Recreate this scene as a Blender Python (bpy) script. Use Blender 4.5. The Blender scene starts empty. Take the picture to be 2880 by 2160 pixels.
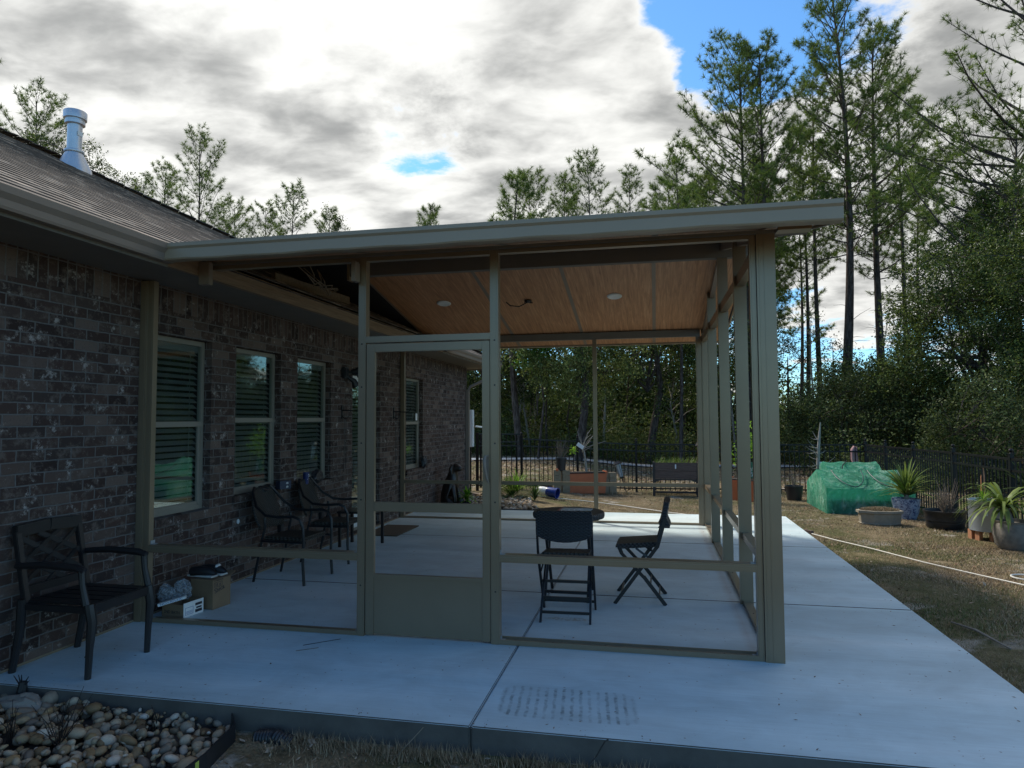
import bpy, bmesh, math, random
import numpy as np
from mathutils import Vector, Matrix
random.seed(7); np.random.seed(7)
SC = bpy.context.scene
COL = SC.collection
R_ = math.radians
PI = math.pi

# ------------------------------------------------------------ camera
cd = bpy.data.cameras.new('camera'); cam = bpy.data.objects.new('camera', cd); COL.objects.link(cam); SC.camera = cam
cd.sensor_fit = 'HORIZONTAL'; cd.sensor_width = 36.0; cd.lens = 36.0*1901.3/2880; cd.clip_start = .05; cd.clip_end = 3000
yaw, pit, rol = -.2059, .0518, -.0052
fw = Vector((math.sin(yaw)*math.cos(pit), math.cos(yaw)*math.cos(pit), math.sin(pit)))
rt = Vector((math.cos(yaw), -math.sin(yaw), 0)); up = rt.cross(fw)
r2 = rt*math.cos(rol)+up*math.sin(rol); u2 = -rt*math.sin(rol)+up*math.cos(rol)
m = Matrix((r2, u2, -fw)).transposed().to_4x4(); m.translation = Vector((3.8824, -4.5147, 1.5158))
cam.matrix_world = m

# ------------------------------------------------------------ light
SC.view_settings.view_transform = 'Standard'; SC.view_settings.look = 'None'
SC.view_settings.exposure = 0.58; SC.view_settings.gamma = 1; SC.view_settings.use_curve_mapping = False
SUN_EL, SUN_AZ = R_(48), R_(141)          # azimuth counter-clockwise from +x
sd = Vector((math.cos(SUN_EL)*math.cos(SUN_AZ), math.cos(SUN_EL)*math.sin(SUN_AZ), math.sin(SUN_EL)))
ld = bpy.data.lights.new('sun', 'SUN'); ld.energy = 2.8; ld.angle = R_(8.0); ld.color = (1, .93, .82)
sun = bpy.data.objects.new('sun', ld); COL.objects.link(sun); sun.rotation_euler = sd.to_track_quat('Z', 'Y').to_euler()

W = bpy.data.worlds.new('World'); SC.world = W; W.use_nodes = True
nt = W.node_tree; nt.nodes.clear(); N = nt.nodes; L = nt.links
def nd(t, **k):
    n = N.new(t)
    for a, b in k.items(): setattr(n, a, b)
    return n
def wm(op, a, b=None, c=None):
    n = N.new('ShaderNodeMath'); n.operation = op
    for i, v in enumerate((a, b, c)):
        if v is None: continue
        if isinstance(v, (int, float)): n.inputs[i].default_value = v
        else: L.new(v, n.inputs[i])
    return n.outputs[0]
def wss(x, lo, hi):
    n = N.new('ShaderNodeMapRange'); n.interpolation_type = 'SMOOTHSTEP'; L.new(x, n.inputs[0])
    n.inputs[1].default_value = lo; n.inputs[2].default_value = hi; return n.outputs[0]
sky = nd('ShaderNodeTexSky'); sky.sky_type = 'NISHITA'; sky.sun_disc = False
sky.sun_elevation = SUN_EL; sky.sun_rotation = R_(90)-SUN_AZ; sky.air_density = 1.0; sky.dust_density = .3; sky.ozone_density = 2.5
tc = nd('ShaderNodeTexCoord'); sep = nd('ShaderNodeSeparateXYZ'); L.new(tc.outputs['Generated'], sep.inputs[0])
X, Y, Z = sep.outputs
zz = wm('ADD', wm('MAXIMUM', Z, 0.0), .16)
cmb = nd('ShaderNodeCombineXYZ'); L.new(wm('DIVIDE', X, zz), cmb.inputs[0]); L.new(wm('DIVIDE', Y, zz), cmb.inputs[1])
def wnoise(scale, det, rough, off, dist=0.0, stretch=(1, 1, 1)):
    mp = nd('ShaderNodeMapping'); L.new(cmb.outputs[0], mp.inputs[0]); mp.inputs['Location'].default_value = off
    mp.inputs['Scale'].default_value = stretch; mp.inputs['Rotation'].default_value = (0, 0, R_(-32))
    n = nd('ShaderNodeTexNoise'); L.new(mp.outputs[0], n.inputs['Vector']); n.inputs['Scale'].default_value = scale
    n.inputs['Detail'].default_value = det; n.inputs['Roughness'].default_value = rough; n.inputs['Distortion'].default_value = dist
    return n.outputs[0]
def wdot(v):
    n = nd('ShaderNodeVectorMath'); n.operation = 'DOT_PRODUCT'; L.new(tc.outputs['Generated'], n.inputs[0]); n.inputs[1].default_value = Vector(v).normalized(); return n.outputs['Value']
dens = wnoise(1.6, 10, .56, (3.1, 7.7, 0), .4, (.95, 1.1, 1))
hole = wss(wdot((.15, .84, .545)), .974, .998)         # open blue between the pine tops
hole2 = wss(wdot((.38, .83, .37)), .985, 1.0)
hole3 = wss(wdot((-.31, .86, .42)), .985, 1.0)
low = wm('SUBTRACT', 1.0, wss(Z, .08, .25))
back = wss(wm('MULTIPLY', Y, -1.0), -.50, .05)         # clear sky behind and overhead
fine = wnoise(7.0, 7, .62, (5.2, 1.1, 0), .2)
b = wm('ADD', dens, wm('ADD', .13, wm('MULTIPLY', fine, .34)))
for h, k in ((hole, .46), (hole2, .22), (hole3, .27), (low, .42), (back, .46)): b = wm('SUBTRACT', b, wm('MULTIPLY', h, k))
cover = wss(b, .40, .50)
thick = wss(wm('ADD', wm('MULTIPLY', wnoise(2.2, 5, .5, (0.4, 2.2, 0), .3, (.85, 1.15, 1)), .62), wm('MULTIPLY', wnoise(5.6, 6, .55, (2.4, 9.2, 0), .25, (.85, 1.2, 1)), .38)), .375, .64)
edge = wss(b, .42, .62)
thick = wm('MULTIPLY', thick, edge)
glow = wm('POWER', wm('MAXIMUM', wdot(sd), 0.0), 5.0)
mixc = nd('ShaderNodeMix'); mixc.data_type = 'RGBA'; L.new(thick, mixc.inputs[0])
mixc.inputs[6].default_value = (7.0, 7.0, 6.75, 1); mixc.inputs[7].default_value = (2.45, 2.5, 2.48, 1)
sc = nd('ShaderNodeVectorMath'); sc.operation = 'SCALE'; L.new(mixc.outputs[2], sc.inputs[0])
L.new(wm('ADD', .95, wm('MULTIPLY', glow, .35)), sc.inputs['Scale'])
skm = nd('ShaderNodeMix'); skm.data_type = 'RGBA'; skm.blend_type = 'MULTIPLY'; skm.inputs[0].default_value = 1
L.new(sky.outputs[0], skm.inputs[6]); skm.inputs[7].default_value = (.80, 1.25, 1.5, 1)
mx = nd('ShaderNodeMix'); mx.data_type = 'RGBA'; L.new(cover, mx.inputs[0]); L.new(skm.outputs[2], mx.inputs[6]); L.new(sc.outputs[0], mx.inputs[7])
bg = nd('ShaderNodeBackground'); bg.inputs['Strength'].default_value = .1; L.new(mx.outputs[2], bg.inputs['Color'])
wo = nd('ShaderNodeOutputWorld'); L.new(bg.outputs[0], wo.inputs[0])
W.cycles.sampling_method = 'MANUAL'; W.cycles.sample_map_resolution = 512
SC.cycles.max_bounces = 7; SC.cycles.diffuse_bounces = 4; SC.cycles.transparent_max_bounces = 12; SC.cycles.glossy_bounces = 3
SC.cycles.caustics_reflective = False; SC.cycles.caustics_refractive = False

# ------------------------------------------------------------ materials
class Mt:
    def __init__(s, name, rough=.6, spec=.5, metal=0):
        s.m = bpy.data.materials.new(name); s.m.use_nodes = True; s.t = s.m.node_tree; s.n = s.t.nodes; s.l = s.t.links
        s.b = s.n['Principled BSDF']; s.b.inputs['Roughness'].default_value = rough; s.b.inputs['Specular IOR Level'].default_value = spec
        s.b.inputs['Metallic'].default_value = metal
    def N(s, t, ins={}, **k):
        n = s.n.new(t)
        for a, v in k.items(): setattr(n, a, v)
        for a, v in ins.items():
            if hasattr(v, 'is_linked') or hasattr(v, 'links'): s.l.new(v, n.inputs[a])
            else: n.inputs[a].default_value = v
        return n
    def co(s, kind='Object', scale=(1, 1, 1), rot=(0, 0, 0), loc=(0, 0, 0)):
        c = s.N('ShaderNodeTexCoord'); mp = s.N('ShaderNodeMapping', {0: c.outputs[kind]}); mp.inputs['Scale'].default_value = scale
        mp.inputs['Rotation'].default_value = rot; mp.inputs['Location'].default_value = loc; return mp.outputs[0]
    def noise(s, v, scale, det=4, rough=.5, dist=0):
        return s.N('ShaderNodeTexNoise', {'Vector': v, 'Scale': scale, 'Detail': det, 'Roughness': rough, 'Distortion': dist}).outputs[0]
    def ramp(s, f, stops, interp='LINEAR'):
        r = s.N('ShaderNodeValToRGB', {0: f}); cr = r.color_ramp; cr.interpolation = interp
        while len(cr.elements) < len(stops): cr.elements.new(.5)
        for e, (p, c) in zip(cr.elements, stops): e.position = p; e.color = (*c, 1) if len(c) == 3 else c
        return r.outputs[0]
    def mix(s, f, a, b, mode='MIX'):
        n = s.N('ShaderNodeMix', data_type='RGBA', blend_type=mode)
        for i, v in ((0, f), (6, a), (7, b)):
            if isinstance(v, (int, float)): n.inputs[i].default_value = v
            elif isinstance(v, tuple): n.inputs[i].default_value = (*v, 1)
            else: s.l.new(v, n.inputs[i])
        return n.outputs[2]
    def math(s, op, a, b=0.0):
        return s.N('ShaderNodeMath', {0: a, 1: b}, operation=op).outputs[0]
    def col(s, c):
        if isinstance(c, tuple): s.b.inputs['Base Color'].default_value = (*c, 1)
        else: s.l.new(c, s.b.inputs['Base Color'])
        return s
    def bump(s, h, st=.3, d=.01):
        n = s.N('ShaderNodeBump', {'Height': h, 'Strength': st, 'Distance': d}); s.l.new(n.outputs[0], s.b.inputs['Normal']); return s
def plain(name, c, rough=.6, var=.12, scale=9, metal=0, spec=.5, bump=.0, bscale=60):
    M = Mt(name, rough, spec, metal); v = M.co()
    n = M.noise(v, scale, 5, .6)
    M.col(M.ramp(n, [(.25, tuple(x*(1-var) for x in c)), (.75, tuple(min(1, x*(1+var)) for x in c))]))
    if bump: M.bump(M.noise(v, bscale, 4), bump, .004)
    return M.m

def brick_mat():
    M = Mt('tumbled_brick', .85, .25); c = M.N('ShaderNodeTexCoord'); s = M.N('ShaderNodeSeparateXYZ', {0: c.outputs['Object']})
    yz = M.N('ShaderNodeCombineXYZ', {0: M.math('ADD', s.outputs[1], s.outputs[0]), 1: s.outputs[2]}).outputs[0]
    zy = M.N('ShaderNodeCombineXYZ', {0: s.outputs[2], 1: M.math('ADD', s.outputs[1], s.outputs[0])}).outputs[0]
    wob = M.N('ShaderNodeTexNoise', {'Vector': yz, 'Scale': 9.0, 'Detail': 2.0})
    def wv(v, o): 
        d = M.N('ShaderNodeVectorMath', {0: wob.outputs['Color'], 1: (.5, .5, .5)}, operation='SUBTRACT').outputs[0]
        d = M.N('ShaderNodeVectorMath', {0: d, 'Scale': .012}, operation='SCALE').outputs[0]
        a = M.N('ShaderNodeVectorMath', {0: v, 1: d}, operation='ADD').outputs[0]
        return M.N('ShaderNodeVectorMath', {0: a, 1: o}, operation='ADD').outputs[0]
    def br(v, w, h, off):
        return M.N('ShaderNodeTexBrick', {'Vector': v, 'Color1': (0, 0, 0, 1), 'Color2': (1, 1, 1, 1), 'Mortar': (.5, .5, .5, 1), 'Scale': 1.0, 'Mortar Size': .0055, 'Mortar Smooth': .35, 'Bias': 0.0, 'Brick Width': w, 'Row Height': h}, offset=off)
    A = br(wv(yz, (0, .005, 0)), .203, .0745, .5); B = br(wv(zy, (.005, .01, 0)), .20, .0745, 0.0)
    # soldier course at the top of the wall
    sol = M.math('GREATER_THAN', s.outputs[2], 2.415)
    rnd = M.mix(sol, A.outputs[0], B.outputs[0]); mort = M.mix(sol, A.outputs[1], B.outputs[1])
    base = M.ramp(rnd, [(0, (.034, .020, .017)), (.35, (.082, .047, .037)), (.62, (.052, .034, .029)), (.82, (.108, .070, .056)), (1, (.165, .115, .092))])
    n1 = M.noise(yz, 11, 9, .74, .15); n2 = M.noise(yz, 55, 6, .7)
    base = M.mix(M.ramp(n1, [(.50, (0, 0, 0)), (.62, (1, 1, 1))]), base, (.150, .110, .090))
    base = M.mix(M.math('MULTIPLY', M.ramp(M.noise(yz, 7, 10, .80, .15), [(.565, (0, 0, 0)), (.64, (1, 1, 1))]), .85), base, (.46, .40, .36))
    base = M.mix(M.ramp(n2, [(.2, (.0, .0, .0)), (.46, (1, 1, 1))]), (.055, .045, .042), base)
    mc = M.mix(M.noise(yz, 40, 4), (.11, .098, .092), (.20, .18, .165))
    M.col(M.mix(mort, base, mc))
    h = M.math('SUBTRACT', M.math('MULTIPLY', n1, .55), mort)
    M.bump(M.math('ADD', h, M.math('MULTIPLY', n2, .25)), .75, .011); return M.m

def concrete_mat():
    M = Mt('broom_finished_concrete', .62, .35); v = M.co(scale=(1, 1, 1)); vs = M.co(scale=(1.2, 26, 1)); vb = M.co(scale=(.16, 1.0, 1), rot=(0, 0, R_(4)))
    a = M.noise(vs, 2.2, 5, .6); bl = M.noise(vb, 1.3, 5, .55, .3); f = M.noise(v, 90, 3)
    c = M.ramp(bl, [(.36, (.46, .575, .61)), (.5, (.56, .68, .71)), (.62, (.65, .75, .77))])
    c = M.mix(.30, c, M.ramp(a, [(.3, (.78, .78, .78)), (.7, (1.12, 1.12, 1.12))]), 'MULTIPLY')
    c = M.mix(.5, c, M.ramp(M.noise(M.co(scale=(1, 1.6, 1)), 2.6, 7, .68, .6), [(.34, (.80, .80, .79)), (.6, (1.06, 1.06, 1.06))]), 'MULTIPLY')
    c = M.mix(M.math('MULTIPLY', M.ramp(M.noise(v, .9, 6, .6, 1.0), [(.5, (0, 0, 0)), (.62, (1, 1, 1))]), .16), c, (.36, .37, .36))
    c = M.mix(M.math('MULTIPLY', M.ramp(M.noise(v, 7, 8, .75), [(.62, (0, 0, 0)), (.75, (1, 1, 1))]), .22), c, (.36, .35, .33))
    # specks of dirt
    c = M.mix(M.ramp(M.noise(v, 34, 2, .3), [(.745, (0, 0, 0)), (.77, (1, 1, 1))]), c, (.26, .24, .22))
    # damp print left by a ribbed mat
    s = M.N('ShaderNodeSeparateXYZ', {0: M.co()}); x, y = s.outputs[0], s.outputs[1]
    lean = M.math('ADD', x, M.math('MULTIPLY', y, .10))
    wob = M.noise(M.co(scale=(9, 16, 1)), 1.0, 3, .6)
    x2 = M.math('ADD', lean, M.math('MULTIPLY', M.math('SUBTRACT', wob, .5), .026))
    dx = M.math('DIVIDE', M.math('ABSOLUTE', M.math('SUBTRACT', x2, 3.325)), .372)
    dy = M.math('DIVIDE', M.math('ABSOLUTE', M.math('SUBTRACT', y, -.855)), .205)
    rr = M.math('POWER', M.math('ADD', M.math('POWER', dx, 7.0), M.math('POWER', dy, 7.0)), 1/7)
    inside = M.ramp(rr, [(.93, (1, 1, 1)), (1.0, (0, 0, 0))])
    rim = M.ramp(dx, [(.88, (0, 0, 0)), (.94, (1, 1, 1))])
    st = M.math('SINE', M.math('MULTIPLY', x2, 2*PI/.047))
    st = M.ramp(M.math('MULTIPLY', M.math('ADD', st, 1.0), .5), [(.45, (0, 0, 0)), (.9, (1, 1, 1))])
    brk = M.ramp(M.noise(M.co(scale=(9, 15, 1)), 1.3, 5, .65), [(.36, (.15, .15, .15)), (.6, (1, 1, 1))])
    stain = M.math('MULTIPLY', inside, M.math('MAXIMUM', M.math('MULTIPLY', M.math('MULTIPLY', st, brk), .85), M.math('MAXIMUM', M.math('MULTIPLY', rim, .45), .13)))
    stain = M.math('MULTIPLY', stain, M.ramp(M.noise(v, 5, 5, .65), [(.36, (.35, .35, .35)), (.6, (1, 1, 1))]))
    c = M.mix(stain, c, (.13, .15, .15))
    # brown scrape below the folding chair, rust along the side sill
    sx = M.math('DIVIDE', M.math('ABSOLUTE', M.math('SUBTRACT', x, 3.22)), .20); sy = M.math('DIVIDE', M.math('ABSOLUTE', M.math('SUBTRACT', y, .67)), .05)
    e = M.ramp(M.math('ADD', M.math('POWER', sx, 2.0), M.math('POWER', sy, 2.0)), [(.5, (1, 1, 1)), (1, (0, 0, 0))])
    c = M.mix(M.math('MULTIPLY', e, M.ramp(M.noise(v, 38, 5, .7), [(.42, (0, 0, 0)), (.6, (.75, .75, .75))])), c, (.33, .27, .20))
    rs = M.math('ABSOLUTE', M.math('SUBTRACT', x, 4.50)); rs = M.ramp(rs, [(0, (.55, .55, .55)), (.055, (0, 0, 0))])
    yr = M.math('MULTIPLY', M.math('GREATER_THAN', y, .1), M.math('LESS_THAN', y, 5.5))
    c = M.mix(M.math('MULTIPLY', M.math('MULTIPLY', rs, yr), M.noise(v, 6, 3)), c, (.34, .24, .17))
    M.col(c); M.bump(M.math('ADD', M.math('MULTIPLY', a, 1.0), M.math('MULTIPLY', f, .5)), .22, .003)
    M.l.new(M.ramp(bl, [(.3, (.5, .5, .5)), (.7, (.7, .7, .7))]), M.b.inputs['Roughness']); return M.m

dx_roof = 5.67/42
def shingle_mat():
    M = Mt('asphalt_shingles', .9, .2); c = M.N('ShaderNodeTexCoord'); s = M.N('ShaderNodeSeparateXYZ', {0: c.outputs['Object']})
    v = M.N('ShaderNodeCombineXYZ', {0: s.outputs[1], 1: M.math('MULTIPLY', s.outputs[0], -1.118)}).outputs[0]
    A = M.N('ShaderNodeTexBrick', {'Vector': v, 'Color1': (0, 0, 0, 1), 'Color2': (1, 1, 1, 1), 'Mortar': (.3, .3, .3, 1), 'Scale': 1.0, 'Mortar Size': .003, 'Brick Width': .24, 'Row Height': .14}, offset=.37)
    row = M.math('FLOOR', M.math('DIVIDE', M.math('MULTIPLY', s.outputs[0], -1.0), dx_roof))
    g = M.noise(M.N('ShaderNodeCombineXYZ', {0: M.math('MULTIPLY', s.outputs[1], 1.0), 1: M.math('MULTIPLY', row, .37)}).outputs[0], 4.5, 4, .62, .3)
    base = M.ramp(A.outputs[0], [(0, (.040, .027, .023)), (.45, (.115, .080, .062)), (1, (.42, .33, .26))])
    base = M.mix(M.ramp(g, [(.45, (0, 0, 0)), (.53, (1, 1, 1))]), base, M.mix(.85, base, (.030, .022, .020)))
    M.col(M.mix(M.noise(c.outputs['Object'], 160, 2), base, M.mix(.5, base, (.26, .23, .20)))); M.bump(M.noise(c.outputs['Object'], 220, 2), .4, .004); return M.m

def wood_ceiling_mat():
    M = Mt('wood_look_ceiling', .45, .4); v = M.co(scale=(26, 1.1, 1.1)); a = M.noise(v, 1.6, 8, .65, .8); w = M.noise(M.co(scale=(60, 1.6, 1)), 2.2, 5, .7, .4)
    c = M.ramp(a, [(.25, (.24, .105, .048)), (.5, (.46, .22, .105)), (.75, (.66, .37, .20))])
    c = M.mix(.4, c, M.ramp(w, [(.3, (.6, .55, .5)), (.7, (1.3, 1.25, 1.2))]), 'MULTIPLY'); M.col(c); return M.m
def board_mat(name, lo, hi, axis=(3, 30, 30)):
    M = Mt(name, .75, .3); a = M.noise(M.co(scale=axis), 1.5, 6, .65, .6); M.col(M.ramp(a, [(.3, lo), (.7, hi)])); M.bump(a, .3, .003); return M.m

def bark_mat():
    M = Mt('pine_bark', .95, .1); v = M.co(scale=(9, 9, 2.2)); n = M.noise(v, 1.4, 6, .7, .6); M.col(M.ramp(n, [(.35, (.030, .022, .018)), (.52, (.095, .072, .060)), (.72, (.19, .15, .13))])); M.bump(n, .9, .03); return M.m

def leaf_mat(name, lo, hi, trans=.3, rough=.5):
    M = Mt(name, rough, .12); a = M.N('ShaderNodeAttribute', attribute_name='tint')
    c = M.mix(a.outputs['Fac'], lo, hi); M.col(c)
    tr = M.N('ShaderNodeBsdfTranslucent', {'Color': M.mix(1.0, c, (1.25, 1.35, .8), 'MULTIPLY')})
    mx = M.N('ShaderNodeMixShader', {0: trans, 1: M.b.outputs[0], 2: tr.outputs[0]})
    M.l.new(mx.outputs[0], M.n['Material Output'].inputs[0]); return M.m
def tint_mat(name, stops, rough=.8, bump=0):
    M = Mt(name, rough, .3); a = M.N('ShaderNodeAttribute', attribute_name='tint'); c = M.ramp(a.outputs['Fac'], stops)
    n = M.noise(M.co(), 45, 5, .7); c = M.mix(.55, c, M.ramp(n, [(.3, (.65, .63, .6)), (.7, (1.2, 1.2, 1.2))]), 'MULTIPLY'); M.col(c)
    if bump: M.bump(n, bump, .004)
    return M.m

def weave_mat(name, c, sx=60, sy=60, axes='yz'):
    M = Mt(name, .45, .5); s = M.N('ShaderNodeSeparateXYZ', {0: M.co()})
    i, j = ('xyz'.index(axes[0]), 'xyz'.index(axes[1]))
    a = M.math('SINE', M.math('MULTIPLY', s.outputs[i], sx)); b = M.math('SINE', M.math('MULTIPLY', s.outputs[j], sy*2))
    h = M.math('MULTIPLY', a, b); hh = M.math('ADD', h, M.math('MULTIPLY', M.math('ABSOLUTE', b), .8))
    M.col(M.ramp(hh, [(.1, tuple(x*.4 for x in c)), (.9, c)])); M.bump(hh, .9, .006); return M.m  # gaps darkened, raised strands lightened: shade and highlights put into the colour

def glass_mat():
    M = Mt('window_glass', .02, .5); M.n.remove(M.b)
    fr = M.N('ShaderNodeLayerWeight', {'Blend': .5}); g = M.N('ShaderNodeBsdfGlossy', {'Color': (.9, 1, .95, 1), 'Roughness': .012}); t = M.N('ShaderNodeBsdfTransparent', {'Color': (.88, .93, .91, 1)})
    f = M.math('ADD', M.math('MULTIPLY', M.math('POWER', fr.outputs['Facing'], 4.0), .85), .07)
    mx = M.N('ShaderNodeMixShader', {0: f, 1: t.outputs[0], 2: g.outputs[0]}); M.l.new(mx.outputs[0], M.n['Material Output'].inputs[0]); return M.m

def ground_mat():
    M = Mt('lawn_soil', .95, .1); v = M.co(); a = M.noise(v, .55, 6, .6, .5); b = M.noise(v, 5, 6, .7); f = M.noise(v, 60, 4, .7)
    c = M.ramp(b, [(.3, (.13, .10, .058)), (.55, (.25, .195, .115)), (.75, (.38, .31, .20))])
    c = M.mix(M.ramp(a, [(.46, (0, 0, 0)), (.60, (.75, .75, .75))]), c, (.085, .10, .035))
    # pale bare sand patches
    c = M.mix(M.ramp(M.noise(v, 1.4, 7, .62, .6), [(.585, (0, 0, 0)), (.65, (.8, .8, .8))]), c, (.46, .42, .36))
    c = M.mix(.6, c, M.ramp(f, [(.3, (.45, .45, .45)), (.7, (1.35, 1.35, 1.35))]), 'MULTIPLY'); M.col(c); M.bump(M.math('ADD', f, b), .9, .03); return M.m

m_brick = brick_mat(); m_slab = concrete_mat(); m_shingle = shingle_mat(); m_ceil = wood_ceiling_mat(); m_bark = bark_mat(); m_glass = glass_mat(); m_ground = ground_mat()
m_frame = plain('bronze_aluminium', (.25, .19, .125), .30, .06, 4, metal=.35, spec=.5)
m_fascia = plain('taupe_fascia_metal', (.31, .24, .16), .42, .05, 2, spec=.5)
m_gutter = plain('taupe_gutter', (.22, .17, .13), .5, .06, 3)
m_soffit = plain('soffit_paint', (.17, .15, .125), .75, .08, 5)
m_woodf = board_mat('raw_fascia_wood', (.20, .135, .085), (.33, .235, .155), (30, 2, 30))
m_vinyl = plain('tan_vinyl', (.255, .225, .18), .45, .04)
m_blind = plain('blind_slats', (.20, .20, .195), .6, .05)
m_dark = plain('dark_room', (.015, .016, .018), .9, .2)  # near-black colour stands in for the shade of the rooms
m_void = plain('attic_void_dark', (.022, .020, .024), .85, .2)  # near-black colour stands in for the shade of the attic void
m_black = plain('black_metal', (.010, .010, .012), .38, .2, spec=.5)
m_blackp = plain('black_plastic', (.016, .017, .020), .42, .2)
m_fence = plain('black_fence_paint', (.007, .007, .008), .42, .2, spec=.3)
m_bronze = plain('dark_cast_aluminium', (.017, .014, .014), .42, .15, 12, spec=.5)
m_white = plain('white_plastic', (.72, .72, .70), .45, .04)
m_zinc = plain('galvanised_steel', (.42, .46, .50), .38, .15, 6, metal=.55)
m_flue = plain('flue_steel', (.52, .53, .55), .42, .08, 4, metal=.7)
m_card = plain('cardboard', (.22, .145, .085), .8, .1, 8)
m_ink = plain('printing_ink', (.02, .02, .03), .7, .1)
m_inkb = plain('blue_ink', (.03, .08, .28), .6, .1)
m_orange = plain('terracotta_plastic', (.46, .115, .035), .55, .12, 5)
m_block = plain('concrete_block', (.25, .19, .12), .9, .15, 20, bump=.5)
m_pot = plain('weathered_stone', (.23, .205, .175), .9, .30, 14, bump=.8, bscale=30)
m_planter = plain('cast_stone', (.27, .235, .175), .9, .18, 12, bump=.6, bscale=45)
m_brickred = plain('fired_brick', (.44, .20, .10), .85, .18, 20)
m_soil = plain('potting_soil', (.035, .026, .02), 1, .3, 40, bump=.8)
m_plank = board_mat('stained_plank', (.075, .052, .042), (.15, .105, .085), (3, 30, 40))
m_twig = plain('dry_stems', (.20, .155, .11), .85, .3, 30)
m_greyt = plain('bare_bark', (.27, .24, .20), .9, .2, 20)
m_rope = plain('white_hose', (.66, .64, .58), .6, .05)
m_dog = plain('dark_resin', (.030, .019, .015), .35, .3, 12)
m_path = plain('grey_path', (.34, .36, .38), .9, .1, 2)
m_pink = plain('pink_quilt', (.42, .24, .24), .8, .12, 20, bump=.7, bscale=40)
m_mat = plain('coir_mat', (.11, .078, .05), 1, .2, 60, bump=.9, bscale=120)
m_moss = plain('dead_moss', (.17, .145, .07), 1, .4, 20, bump=1, bscale=60)
m_wick = weave_mat('black_wicker', (.040, .040, .044), 170, 150, 'yz')
m_wicks = weave_mat('black_wicker_seat', (.045, .045, .048), 190, 95, 'xy')
m_wickb = weave_mat('brown_wicker', (.062, .052, .042), 230, 120, 'yz')
m_wickbs = weave_mat('brown_wicker_seat', (.062, .052, .042), 150, 110, 'xy')

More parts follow.
